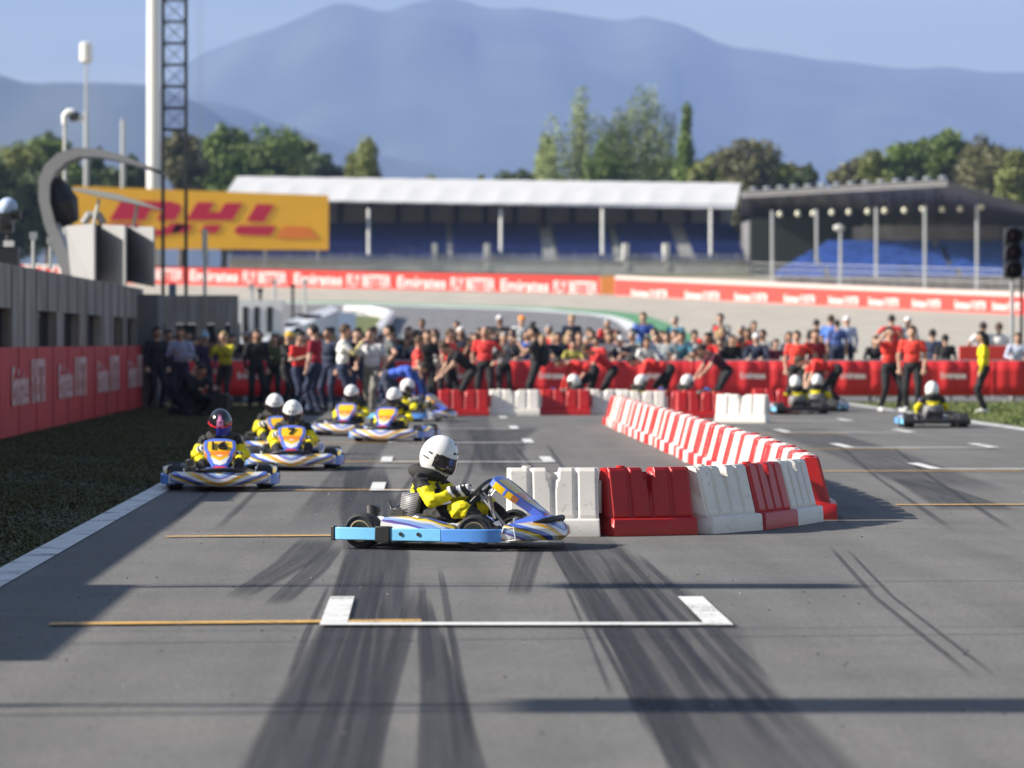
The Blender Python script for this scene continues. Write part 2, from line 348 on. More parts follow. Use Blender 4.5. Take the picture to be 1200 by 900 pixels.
# ------------------------------------------------------------------ terrain profile and picture-to-ground helpers
def gz(Y):
    if Y <= 90: return 0.0
    if Y <= 335: return 5.7*((Y-90)/210)**2.3
    z1 = 5.7*(245/210)**2.3; return z1+ (1-math.exp(-(Y-335)/60))*1.6
def gp(px, py, dz=0):    # near, flat ground
    Y = F*CAMH/(py-HY); return Vector(((px-VX)*Y/F, Y, dz))
def gy(py):              # far rising ground: distance at which it shows at height py
    lo, hi = 120.0, 334.0
    for _ in range(40):
        m = (lo+hi)/2
        if HY-(gz(m)-CAMH)*F/m > py: lo = m
        else: hi = m
    return (lo+hi)/2
def P(px, py, Y): return Vector(((px-VX)*Y/F, Y, CAMH-(py-HY)*Y/F))
def X(px, Y): return (px-VX)*Y/F
def Zp(py, Y): return CAMH-(py-HY)*Y/F

# ------------------------------------------------------------------ materials
def asphalt_mat(name, base, dark=.86):
    m = bpy.data.materials.new(name); m.use_nodes = True; n = m.node_tree.nodes; l = m.node_tree.links.new; b = n['Principled BSDF']
    t = n.new('ShaderNodeTexCoord')
    n1 = n.new('ShaderNodeTexNoise'); n1.inputs['Scale'].default_value = 60; n1.inputs['Detail'].default_value = 8; n1.inputs['Roughness'].default_value = .8
    n2 = n.new('ShaderNodeTexNoise'); n2.inputs['Scale'].default_value = .7; n2.inputs['Detail'].default_value = 7
    mp = n.new('ShaderNodeMapping'); mp.inputs['Scale'].default_value = (1.6, .09, 1); n3 = n.new('ShaderNodeTexNoise'); n3.inputs['Scale'].default_value = 1.5; n3.inputs['Detail'].default_value = 6
    vo = n.new('ShaderNodeTexVoronoi'); vo.inputs['Scale'].default_value = 150
    l(t.outputs['Object'], n1.inputs['Vector']); l(t.outputs['Object'], n2.inputs['Vector']); l(t.outputs['Object'], mp.inputs['Vector']); l(mp.outputs[0], n3.inputs['Vector']); l(t.outputs['Object'], vo.inputs['Vector'])
    r1 = n.new('ShaderNodeValToRGB'); r1.color_ramp.elements[0].position = .36; r1.color_ramp.elements[1].position = .64
    r1.color_ramp.elements[0].color = (*[c*.5 for c in base], 1); r1.color_ramp.elements[1].color = (*[c*1.5 for c in base], 1)
    r2 = n.new('ShaderNodeValToRGB'); r2.color_ramp.elements[0].position = .32; r2.color_ramp.elements[1].position = .66
    r2.color_ramp.elements[0].color = (.88, .88, .89, 1); r2.color_ramp.elements[1].color = (1.08, 1.06, 1.03, 1)
    r3 = n.new('ShaderNodeValToRGB'); r3.color_ramp.elements[0].position = .38; r3.color_ramp.elements[1].position = .6
    r3.color_ramp.elements[0].color = (dark, dark, dark, 1); r3.color_ramp.elements[1].color = (1, 1, 1, 1)
    m1 = n.new('ShaderNodeMixRGB'); m1.blend_type = 'MULTIPLY'; m1.inputs[0].default_value = 1
    m2 = n.new('ShaderNodeMixRGB'); m2.blend_type = 'MULTIPLY'; m2.inputs[0].default_value = 1
    l(n1.outputs['Fac'], r1.inputs[0]); l(n2.outputs['Fac'], r2.inputs[0]); l(n3.outputs['Fac'], r3.inputs[0])
    l(r1.outputs[0], m1.inputs[1]); l(r2.outputs[0], m1.inputs[2]); l(m1.outputs[0], m2.inputs[1]); l(r3.outputs[0], m2.inputs[2]); l(m2.outputs[0], b.inputs['Base Color'])
    # fine sealed cracks wandering across the surface
    c1 = n.new('ShaderNodeTexNoise'); c1.inputs['Scale'].default_value = 1.3; c1.inputs['Detail'].default_value = 5; cm_ = n.new('ShaderNodeMapping'); cm_.inputs['Scale'].default_value = (.35, 1, 1); l(t.outputs['Object'], cm_.inputs['Vector']); l(cm_.outputs[0], c1.inputs['Vector'])
    ca = n.new('ShaderNodeMath'); ca.operation = 'SUBTRACT'; l(c1.outputs['Fac'], ca.inputs[0]); ca.inputs[1].default_value = .5; cb_ = n.new('ShaderNodeMath'); cb_.operation = 'ABSOLUTE'; l(ca.outputs[0], cb_.inputs[0])
    cc = n.new('ShaderNodeMapRange'); l(cb_.outputs[0], cc.inputs['Value']); cc.inputs['From Min'].default_value = 0; cc.inputs['From Max'].default_value = .0035; cc.inputs['To Min'].default_value = .68; cc.inputs['To Max'].default_value = 1
    m3 = n.new('ShaderNodeMixRGB'); m3.blend_type = 'MULTIPLY'; m3.inputs[0].default_value = 1; l(m2.outputs[0], m3.inputs[1]); l(cc.outputs[0], m3.inputs[2]); l(m3.outputs[0], b.inputs['Base Color'])
    bp = n.new('ShaderNodeBump'); bp.inputs['Strength'].default_value = .5; bp.inputs['Distance'].default_value = .004
    l(vo.outputs['Distance'], bp.inputs['Height']); l(bp.outputs[0], b.inputs['Normal'])
    b.inputs['Roughness'].default_value = .82; b.inputs['Specular IOR Level'].default_value = .3
    return m
ASPH = asphalt_mat('asphalt', (.158, .155, .151))
ASPH_FAR = asphalt_mat('far_asphalt', (.2, .2, .21), .85)
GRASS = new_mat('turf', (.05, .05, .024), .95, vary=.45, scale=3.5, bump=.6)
GRASS_R = new_mat('turf_sunlit_tone', (.10, .125, .035), .95, vary=.4, scale=3, bump=.6)  # brighter copy of the turf, sunlit look put into the colour
FIELD = new_mat('dry_field', (.12, .12, .06), .95, vary=.3, scale=.1)
GRAVEL = new_mat('gravel', (.40, .365, .31), .95, vary=.12, scale=.35)
GREEN = new_mat('green_paint', (.09, .25, .12), .8, vary=.15, scale=.5)
PALEGREEN = new_mat('pale_green_paint', (.34, .46, .37), .8, vary=.1, scale=.5)
WLINE = new_mat('white_line_paint', (.72, .72, .70), .6, vary=.12, scale=14)
YLINE = new_mat('yellow_line_paint', (.62, .36, .08), .6, vary=.25, scale=20)
for m_ in (WLINE, YLINE):
    n = m_.node_tree.nodes; l = m_.node_tree.links.new; t = n.new('ShaderNodeTexCoord'); a1 = n.new('ShaderNodeTexNoise'); a1.inputs['Scale'].default_value = 70; a1.inputs['Detail'].default_value = 5; a1.inputs['Roughness'].default_value = .7
    a2 = n.new('ShaderNodeTexNoise'); a2.inputs['Scale'].default_value = 2.2; a2.inputs['Detail'].default_value = 4; l(t.outputs['Object'], a1.inputs['Vector']); l(t.outputs['Object'], a2.inputs['Vector'])
    ad = n.new('ShaderNodeMath'); ad.operation = 'MULTIPLY_ADD'; l(a2.outputs['Fac'], ad.inputs[0]); ad.inputs[1].default_value = .8; l(a1.outputs['Fac'], ad.inputs[2])
    mr = n.new('ShaderNodeMapRange'); mr.inputs['From Min'].default_value = .97; mr.inputs['From Max'].default_value = 1.06; mr.inputs['To Min'].default_value = .95; mr.inputs['To Max'].default_value = .25; l(ad.outputs[0], mr.inputs['Value'])
    tr = n.new('ShaderNodeBsdfTransparent'); ms = n.new('ShaderNodeMixShader'); l(mr.outputs[0], ms.inputs[0]); l(tr.outputs[0], ms.inputs[1]); l(n['Principled BSDF'].outputs[0], ms.inputs[2]); l(ms.outputs[0], n['Material Output'].inputs['Surface'])
RUB = new_mat('tyre_rubber', (.018, .018, .02), .75, vary=.3, scale=30, bump=.15)
WHITE = new_mat('white_paint', (.8, .8, .79), .35, vary=.04, scale=5)
RED = new_mat('red_banner', (.62, .022, .028), .55, vary=.1, scale=1.2)
REDF = new_mat('red_hoarding', (.72, .05, .035), .5, vary=.05, scale=1.5)
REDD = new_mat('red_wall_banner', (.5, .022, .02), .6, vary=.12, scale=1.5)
TXW = new_mat('white_lettering', (.85, .83, .82), .6)
CONC = new_mat('grey_concrete', (.34, .32, .305), .85, vary=.18, scale=1.1, bump=.2)
CONCD = new_mat('dark_concrete', (.17, .17, .18), .85, vary=.15, scale=1.5)
CONCL = new_mat('light_concrete', (.55, .55, .53), .8, vary=.1, scale=1)
STEEL = new_mat('galvanised_steel', (.5, .52, .54), .45, .6, vary=.08, scale=6)
DARK = new_mat('dark_metal', (.03, .032, .036), .5, .3)
BLACK = new_mat('black_plastic', (.018, .018, .02), .45)
CHROME = new_mat('chrome', (.6, .6, .62), .18, 1)

def sheet(name, polys, mat, kind='structure', dz=0.0):
    """flat painted patches on the near ground: list of corner lists"""
    mb = MB()
    for p in polys: mb.add([(q[0], q[1], dz) for q in p], [tuple(range(len(p)))])
    o = mb.build(name, mat, fixn=False)
    for pl in o.data.polygons:
        if pl.normal.z < 0: pl.flip()
    return tag(o, kind=kind)
# ------------------------------------------------------------------ ground: one sheet to the horizon
def strip_sheet(name, x0, x1, ys, mat, dz, nx=2):
    mb = MB(); vs = []; fs = []
    for Y in ys:
        for i in range(nx+1):
            a = x0(Y) if callable(x0) else x0; b = x1(Y) if callable(x1) else x1
            vs.append((a+(b-a)*i/nx, Y, gz(Y)+dz))
    for j in range(len(ys)-1):
        for i in range(nx): k = j*(nx+1)+i; fs.append((k, k+1, k+nx+2, k+nx+1))
    mb.add(vs, fs); return tag(mb.build(name, mat, fixn=False), kind='structure')
YS = [-60, 0, 30, 60, 90]+[90+5*i for i in range(1, 60)]+[400, 460, 550, 700, 1000, 2000, 4000, 8000, 16000]
strip_sheet('ground', -14000, 14000, YS, FIELD, 0, 6)
YF = [90+4*i for i in range(0, 62)]
strip_sheet('track', -2.8, 10.5, [-20, 20, 60, 100], ASPH, .006)
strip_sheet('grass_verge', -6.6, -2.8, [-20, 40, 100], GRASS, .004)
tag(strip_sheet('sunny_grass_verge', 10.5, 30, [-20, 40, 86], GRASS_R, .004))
strip_sheet('paddock_apron', -30, -6.6, [-20, 40, 100], ASPH_FAR, .004)
strip_sheet('spectator_ground', -30, 30, [86.0]+YF[:10], ASPH_FAR, .012)
strip_sheet('gravel_trap', lambda Y: -60, lambda Y: 75, [Y for Y in YF if Y > 120 and Y < 334], GRAVEL, .02, 4)
# the far bend: asphalt, painted edge and kerb follow the photographed outline on rising ground
def far_patch(name, left, right, mat, dz, pys):
    mb = MB(); vs = []; fs = []
    for py in pys:
        Y = gy(py); a, b = left(py), right(py)
        for i in range(9): px = a+(b-a)*i/8; vs.append((X(px, Y), Y, gz(Y)+dz))
    for j in range(len(pys)-1):
        for i in range(8): k = j*9+i; fs.append((k, k+1, k+10, k+9))
    mb.add(vs, fs); return tag(mb.build(name, mat, fixn=False), kind='structure')
def interp(tab): return lambda v: float(np.interp(v, [t[0] for t in tab], [t[1] for t in tab]))
pysf = [356, 358, 360, 362, 364, 367, 370, 374, 378, 383, 389, 395, 402, 412, 425]
redge = interp([(356, 300), (358, 400), (360, 480), (364, 600), (367, 650), (370, 690), (374, 712), (378, 722), (389, 735), (425, 760)])
kedge = interp([(356, 340), (358, 440), (360, 520), (364, 640), (367, 685), (370, 714), (374, 731), (378, 741), (389, 753), (425, 775)])
gedge = interp([(353, 380), (356, 480), (358, 560), (360, 630), (364, 705), (367, 738), (370, 756), (378, 780), (389, 805), (425, 850)])
far_patch('green_run_off', lambda p: -60, gedge, GREEN, .04, [p-2.5 for p in pysf])
far_patch('pale_green_run_off', lambda p: -60, interp([(353, 300), (358, 520), (362, 640), (370, 690), (425, 700)]), PALEGREEN, .05, [p-2 for p in pysf])
far_patch('kerb', lambda p: -60, kedge, WHITE, .06, pysf)
far_patch('far_track', lambda p: -60, redge, ASPH_FAR, .08, pysf)
far_patch('infield_grass', lambda p: 405, interp([(372, 440), (378, 452), (396, 440)]), GRASS_R, .10, [372, 376, 380, 386, 392, 398])
mb = MB()
kp = [(404, 370), (435, 370.5), (458, 375), (452, 383), (444, 396)]
kk = [Vector((X(a, gy(b)), gy(b), gz(gy(b))+.35)) for a, b in kp]
mb.tube(kk, .42, 6); tag(mb.build('infield_kerb', WHITE), kind='structure')

# painted lines
sheet('edge_line', [[(-2.8, -10), (-2.58, -10), (-2.58, 84), (-2.8, 84)]], WLINE, dz=.014)
sheet('edge_line', [[(10.1, -10), (10.35, -10), (10.35, 84), (10.1, 84)]], WLINE, dz=.014)
gl = []; yl = []
for k in range(7):
    Y = 17.86+8.1*k
    if k != 1: gl += [[(-.552, Y), (1.616, Y), (1.616, Y+.17), (-.552, Y+.17)], [(-.552, Y+.17), (-.41, Y+.17), (-.41, Y+2.0), (-.552, Y+2.0)], [(1.47, Y+.17), (1.616, Y+.17), (1.616, Y+2.0), (1.47, Y+2.0)]]
    yl += [[(-1.98, Y+.05), (-.02, Y+.26), (-.02, Y+.42), (-1.98, Y+.21)]]
    Y = 31.7+8.1*k
    if k < 6:
        gl += [[(5.9, Y), (8.07, Y), (8.07, Y+.17), (5.9, Y+.17)], [(5.9, Y+.17), (6.05, Y+.17), (6.05, Y+2), (5.9, Y+2)], [(7.92, Y+.17), (8.07, Y+.17), (8.07, Y+2), (7.92, Y+2)]]
        yl += [[(4.3, Y-.6), (6.9, Y-.45), (6.9, Y-.3), (4.3, Y-.45)]]
sheet('yellow_grid_line', yl, YLINE, dz=.018)
sheet('grid_box_marking', gl, WLINE, dz=.022)

# rubber laid on the asphalt
def skid_mat(name, strength, streak):
    m = bpy.data.materials.new(name); m.use_nodes = True; n = m.node_tree.nodes; l = m.node_tree.links.new; b = n['Principled BSDF']
    b.inputs['Base Color'].default_value = (.035, .035, .042, 1); b.inputs['Roughness'].default_value = .7
    uv = n.new('ShaderNodeUVMap'); sp = n.new('ShaderNodeSeparateXYZ'); l(uv.outputs[0], sp.inputs[0])
    mp = n.new('ShaderNodeMapping'); mp.inputs['Scale'].default_value = (streak, .35, 1); l(uv.outputs[0], mp.inputs['Vector'])
    nn = n.new('ShaderNodeTexNoise'); nn.inputs['Scale'].default_value = 1; nn.inputs['Detail'].default_value = 4; l(mp.outputs[0], nn.inputs['Vector'])
    rr = n.new('ShaderNodeMapRange'); rr.inputs['From Min'].default_value = .36; rr.inputs['From Max'].default_value = .62; l(nn.outputs['Fac'], rr.inputs['Value'])
    t = n.new('ShaderNodeTexCoord'); n2 = n.new('ShaderNodeTexNoise'); n2.inputs['Scale'].default_value = 60; n2.inputs['Detail'].default_value = 3; l(t.outputs['Object'], n2.inputs['Vector'])
    r2 = n.new('ShaderNodeMapRange'); r2.inputs['From Min'].default_value = .35; r2.inputs['From Max'].default_value = .6; r2.inputs['To Min'].default_value = .35; l(n2.outputs['Fac'], r2.inputs['Value'])
    def math_(op, a, bb):
        q = n.new('ShaderNodeMath'); q.operation = op; q.use_clamp = op == 'MULTIPLY' and False
        for i, v in enumerate((a, bb)):
            if v is None: continue
            if isinstance(v, (int, float)): q.inputs[i].default_value = v
            else: l(v, q.inputs[i])
        return q.outputs[0]
    u = sp.outputs[0]; e = math_('MULTIPLY', math_('MULTIPLY', u, math_('SUBTRACT', 1, u)), 11); e = math_('MINIMUM', e, 1)
    v = sp.outputs[2]
    a = math_('MULTIPLY', math_('MULTIPLY', e, math_('ADD', math_('MULTIPLY', rr.outputs[0], .38), .45)), math_('MULTIPLY', r2.outputs[0], strength))
    # ends fade out with the rubber running thin
    at = n.new('ShaderNodeAttribute'); at.attribute_name = 'fade'; a = math_('MULTIPLY', a, at.outputs['Fac'])
    tr = n.new('ShaderNodeBsdfTransparent'); ms = n.new('ShaderNodeMixShader')
    l(a, ms.inputs[0]); l(tr.outputs[0], ms.inputs[1]); l(b.outputs[0], ms.inputs[2]); l(ms.outputs[0], n['Material Output'].inputs['Surface'])
    return m
SK = skid_mat('rubber_dense', 1.2, 20); SK2 = skid_mat('rubber_light', .62, 18); SK3 = skid_mat('rubber_thin', .85, 7)
def skid(rows, mat, dz, fade=(1, 1)):
    """rows: (py, px_left, px_right)"""
    rows = sorted(rows); pys = [r[0] for r in rows]; N = 30; mb = MB(); vs = []; fs = []; uv = []; fd = []
    # sample evenly in ground distance
    Y0, Y1 = 6000/(pys[-1]-HY), 6000/(pys[0]-HY)
    for j in range(N+1):
        Y = Y0+(Y1-Y0)*j/N; py = HY+6000/Y
        a = float(np.interp(py, pys, [r[1] for r in rows])); b = float(np.interp(py, pys, [r[2] for r in rows]))
        for i in range(5): vs.append((X(a+(b-a)*i/4, Y), Y, dz)); uv.append((i/4, Y*.9)); t = j/N; fd.append(min(1, (t/.12 if fade[0] else 1), ((1-t)/.15 if fade[1] else 1)))
    for j in range(N):
        for i in range(4): k = j*5+i; fs.append((k, k+1, k+6, k+5))
    mb.add(vs, fs); mb.uv = uv; o = mb.build('tyre_marks', mat, fixn=False)
    at = o.data.attributes.new('fade', 'FLOAT', 'POINT'); at.data.foreach_set('value', fd)
    return tag(o, kind='structure')
z = .0066
marks = [([(545, 405, 452), (600, 395, 470), (650, 402, 482), (735, 372, 480), (850, 302, 456), (960, 250, 445)], SK, (0, 1)),
         ([(700, 488, 505), (740, 488, 516), (820, 490, 548), (960, 480, 590)], SK, (0, 1)),
         ([(622, 640, 655), (650, 645, 668), (760, 716, 752), (960, 808, 850)], SK, (0, 1)),
         ([(622, 650, 700), (650, 655, 745), (735, 700, 872), (800, 738, 905), (960, 830, 1080)], SK2, (0, 1)),
         ([(630, 352, 400), (660, 320, 372), (703, 258, 290)], SK3, (1, 1)), ([(640, 380, 405), (670, 350, 385), (712, 305, 335)], SK3, (1, 1)),
         ([(640, 608, 640), (700, 592, 622)], SK3, (1, 1)), ([(500, 540, 640), (512, 548, 622), (545, 560, 612), (560, 566, 640)], SK3, (1, 1)),
         ([(470, 520, 560), (490, 520, 575), (520, 525, 585), (560, 520, 600)], SK2, (1, 1)),
         ([(640, 968, 974), (700, 1020, 1028), (800, 1142, 1152)], SK3, (1, 1)), ([(645, 990, 995), (700, 1042, 1048), (800, 1170, 1178)], SK3, (1, 1)), ([(500, 430, 470), (560, 380, 430), (620, 330, 400)], SK2, (1, 1)),
         ([(500, 880, 960), (530, 960, 1060), (580, 1080, 1200)], SK2, (1, 1)), ([(560, 1040, 1080), (600, 1100, 1200)], SK3, (1, 1)),
         ([(690, 478, 500), (800, 440, 470), (960, 400, 430)], SK3, (1, 1))]
for a0_, a1_, sp, n_ in ((436, 372, 36, 9), (500, 530, 14, 4), (660, 812, 22, 7), (715, 930, 34, 10)):   # single tyre tracks inside and beside the broad bands
    for k in range(n_):
        u_ = random.uniform(-1, 1); ya, yb = random.uniform(632, 735), random.uniform(800, 930); f0 = (ya-640)/260; f1 = (yb-640)/260
        ca = a0_+(a1_-a0_)*f0+u_*sp*(1+1.3*f0); cb = a0_+(a1_-a0_)*f1+(u_+random.uniform(-.25, .25))*sp*(1+1.3*f1); wa = random.uniform(2, 5)
        marks.append(([(ya, ca-wa, ca+wa), ((ya+yb)/2, (ca+cb)/2-wa*1.5+random.uniform(-4, 4), (ca+cb)/2+wa*1.5), (yb, cb-wa*2, cb+wa*2)], SK3, (1, 1)))
for px, pb in ((505, 440), (560, 520), (600, 700), (640, 720), (300, 190), (350, 250), (900, 1000), (980, 1120), (1040, 1190)):
    marks.append(([(520, px-2, px+2), (560, (px*2+pb)/3-3, (px*2+pb)/3+3), (625, pb-6, pb+5)], SK3, (1, 1)))
for rows, m_, fd_ in marks: skid(rows, m_, z, fd_); z += .00013

# small litter of rubber crumbs and stone chips on the track
mb = MB()
for i in range(200):
    Y = 13+22*random.random()**1.4; x = random.uniform(-2.2, 3+Y*.12); s = random.uniform(.003, .007)
    mb.mi = 0 if random.random() < .9 else 1
    mb.box((x, Y, .008+s*.4), (s*1.6, s*1.3, s*.8), random.random()*3)
tag(mb.build('rubber_crumbs', [RUB, CONCL]), kind='stuff')

# grass blades in the near verge
def blades(name, x0, x1, y0, y1, N, mats, h=(.03, .07)):
    xs = rng.uniform(x0, x1, N); u = rng.random(N); ys = y0+(y1-y0)*u**1.3; a = rng.uniform(0, 6.28, N); hh = rng.uniform(h[0], h[1], N)
    # tufts
    hh *= .8+.35*np.sin(xs*2.1+np.sin(ys*.7)*2)*np.sin(ys*.5+xs*1.1)
    wv = .006+ys*.00035; dx = np.cos(a)*wv; dy = np.sin(a)*wv; lx = rng.normal(0, .02, N); ly = rng.normal(0, .02, N)
    V = np.zeros((N, 3, 3)); V[:, 0] = np.c_[xs-dx, ys-dy, np.full(N, .003)]; V[:, 1] = np.c_[xs+dx, ys+dy, np.full(N, .003)]; V[:, 2] = np.c_[xs+lx, ys+ly, hh]
    me = bpy.data.meshes.new(name); me.from_pydata(V.reshape(-1, 3).tolist(), [], np.arange(N*3).reshape(-1, 3).tolist())
    for m in mats: me.materials.append(m)
    me.polygons.foreach_set('material_index', rng.choice(len(mats), N, p=[.56, .38, .06]).astype(np.int32))
    o = bpy.data.objects.new(name, me); C.objects.link(o); return tag(o, kind='stuff')
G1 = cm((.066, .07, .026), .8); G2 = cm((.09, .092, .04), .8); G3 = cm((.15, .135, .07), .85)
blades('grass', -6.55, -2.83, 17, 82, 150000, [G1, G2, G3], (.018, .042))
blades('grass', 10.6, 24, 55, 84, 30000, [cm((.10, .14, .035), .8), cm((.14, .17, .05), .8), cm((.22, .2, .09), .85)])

# ------------------------------------------------------------------ far hills
HILL = new_mat('wooded_hillside', (.05, .06, .05), .95, vary=.45, scale=.004)
def hills(prof, Y0, depth, seed, back=1.0):
    nxs = 150; nys = 26; x0, x1 = X(-700, Y0), X(1900, Y0); mb = MB(); vs = []; fs = []
    pf = interp(prof)
    for j in range(nys+1):
        v = -1+2*j/nys
        for i in range(nxs+1):
            x = x0+(x1-x0)*i/nxs; Y = Y0+v*depth*(1 if v < 0 else back)
            px = x*F/Y0+VX; h = CAMH+(HY-pf(px))*Y0/F
            rdg = mnoise.fractal(Vector((x*.0011+seed, Y*.0007, seed)), 1, 2, 5)
            env = 1-abs(v)**1.25
            z_ = h*env+h*.30*rdg*min(1, abs(v)*3)*max(0, env)+h*.02*mnoise.noise(Vector((x*.006, Y*.006, seed)))*env
            if abs(v) < .3: z_ = min(z_, h*1.01)
            vs.append((x, Y, z_+(-30 if abs(v) == 1 else 0)))
    for j in range(nys):
        for i in range(nxs): k = j*(nxs+1)+i; fs.append((k, k+1, k+nxs+2, k+nxs+1))
    mb.add(vs, fs); o = mb.build('hills', HILL, fixn=False, smooth=True); return tag(o, kind='structure')
hills([(-700, 190), (60, 150), (190, 100), (235, 65), (290, 45), (340, 27), (385, 6), (410, 6), (450, 13), (480, 2), (520, -1), (560, 8), (620, 8), (680, 20), (720, 22), (755, 18), (800, 32), (850, 52), (920, 62), (960, 70), (1050, 78), (1110, 80), (1200, 87), (1900, 140)], 10000, 2300, 3.1)
hills([(-700, 200), (60, 150), (200, 128), (240, 118), (290, 130), (340, 150), (420, 178), (500, 195), (560, 207), (700, 225), (1900, 250)], 7400, 800, 8.2)
hills([(-700, 40), (-100, 70), (0, 88), (22, 98), (40, 100), (75, 95), (120, 92), (170, 98), (230, 122), (300, 160), (420, 205), (600, 240), (1900, 300)], 6000, 900, 5.7)

# ------------------------------------------------------------------ trees
LEAF = {}
def leafmats(key, base):
    if key not in LEAF:
        LEAF[key] = []
        for f_ in (.75, 1.0, 1.25):
            m = new_mat('leaves', tuple(c*f_ for c in base), .6, vary=.3, scale=.4)
            m.node_tree.nodes['Principled BSDF'].inputs['Transmission Weight'].default_value = 0
            LEAF[key].append(m)
    return LEAF[key]
BARK = new_mat('bark', (.13, .10, .075), .9, vary=.3, scale=3); BARKL = new_mat('pale_bark', (.3, .28, .24), .9, vary=.3, scale=3)
def tree(px, top, wpx, Y, kind, label, base=(.06, .085, .025), group='trees behind the grandstands', n=1500, leaf=.42, name='tree'):
    x = X(px, Y); gzv = gz(Y); H = Zp(top, Y)-gzv; W = wpx*1.22*Y/F; rnd = random.Random(int(px*7+top*3))
    o = empty(name, (x, Y, gzv), 0, label, 'tree', group)
    clumps = []
    if kind == 'poplar':
        stems = [(0, 1.0)] if wpx < 40 else ([(-.34, .88), (-.14, 1.0), (.08, .98), (.3, .90)] if top < 109 else [(-.38, .84), (-.1, .98), (.06, 1.0), (.28, .87), (.42, .8)])
        for sx, hh in stems:
            for k in range(16):
                t = k/15; clumps.append((sx*W+rnd.uniform(-.08, .08)*W, rnd.uniform(-.5, .5)*W*.3, H*hh*(.22+.76*t), W*(.19 if len(stems) > 1 else .42)*(1.1-.55*t**3)*rnd.uniform(.7, 1.15), 1.9))
    elif kind == 'cone':
        for k in range(14):
            t = k/13; clumps.append((rnd.uniform(-.1, .1)*W*(1-t), rnd.uniform(-.2, .2)*W*(1-t), H*(.2+.77*t), W*.42*(1-t)**.8+.25, .8))
    else:
        for k in range(34):
            a = rnd.uniform(0, 6.28); t = rnd.random()**.7; rr = W*.40*math.sqrt(rnd.random())*(1-.35*t)
            clumps.append((rr*math.cos(a), rr*math.sin(a)*.8, H*(.24+.66*t)-rr*.14, W*rnd.uniform(.12, .24), .85))
        clumps.append((rnd.uniform(-.1, .1)*W, 0, H*.93, W*.1, .9))
    tb = MB(); tr = max(.12, H*.016)
    tb.tube([(0, 0, -.3), (.02*W, 0, H*.25), (-.02*W, 0, H*.55), (0, 0, H*.85)], [tr*1.4, tr, tr*.6, tr*.15], 7)
    for c in clumps[::2]: tb.tube([(0, 0, min(H*.3, c[2]*.6)), (c[0]*.5, c[1]*.5, c[2]*.82), (c[0], c[1], c[2])], [tr*.45, tr*.25, tr*.08], 5)
    tb.build('trunk', BARKL if kind == 'poplar' else BARK, o)
    V = []; FF = []; MI = []
    tot = sum(c[3]**2 for c in clumps)
    for c in clumps:
        m = max(18, int(n*c[3]**2/tot)); d = rng.normal(size=(m, 3)); d /= np.linalg.norm(d, axis=1)[:, None]
        rad = c[3]*rng.uniform(.35, 1.12, m)**.6*rng.uniform(.8, 1.12, m)
        cen = np.array(c[:3])+d*rad[:, None]*np.array([1, 1, c[4]])
        t1 = rng.normal(size=(m, 3)); t1 /= np.linalg.norm(t1, axis=1)[:, None]; t2 = np.cross(t1, rng.normal(size=(m, 3))); t2 /= np.linalg.norm(t2, axis=1)[:, None]
        s = leaf*rng.uniform(.5, 1.2, m)[:, None]*.5
        q = np.stack([cen-t1*s, cen+t2*s*.7, cen+t1*s, cen-t2*s*.7], 1); b0 = len(V); V += q.reshape(-1, 3).tolist()
        FF += (np.arange(m*4).reshape(-1, 4)+b0).tolist(); cb = rnd.choice([0, 1, 1, 2]); MI += [cb if rnd.random() < .7 else rnd.randrange(3) for _ in range(m)]
    me = bpy.data.meshes.new('crown'); me.from_pydata(V, [], FF)
    for mm in leafmats(base, base): me.materials.append(mm)
    me.polygons.foreach_set('material_index', MI); c_ = bpy.data.objects.new('crown', me); C.objects.link(c_); setp(c_, o)
    return o
OL = (.19, .22, .055); DK = (.07, .105, .035); PO = (.26, .32, .13); MD = (.14, .21, .045); BR = (.14, .14, .06)
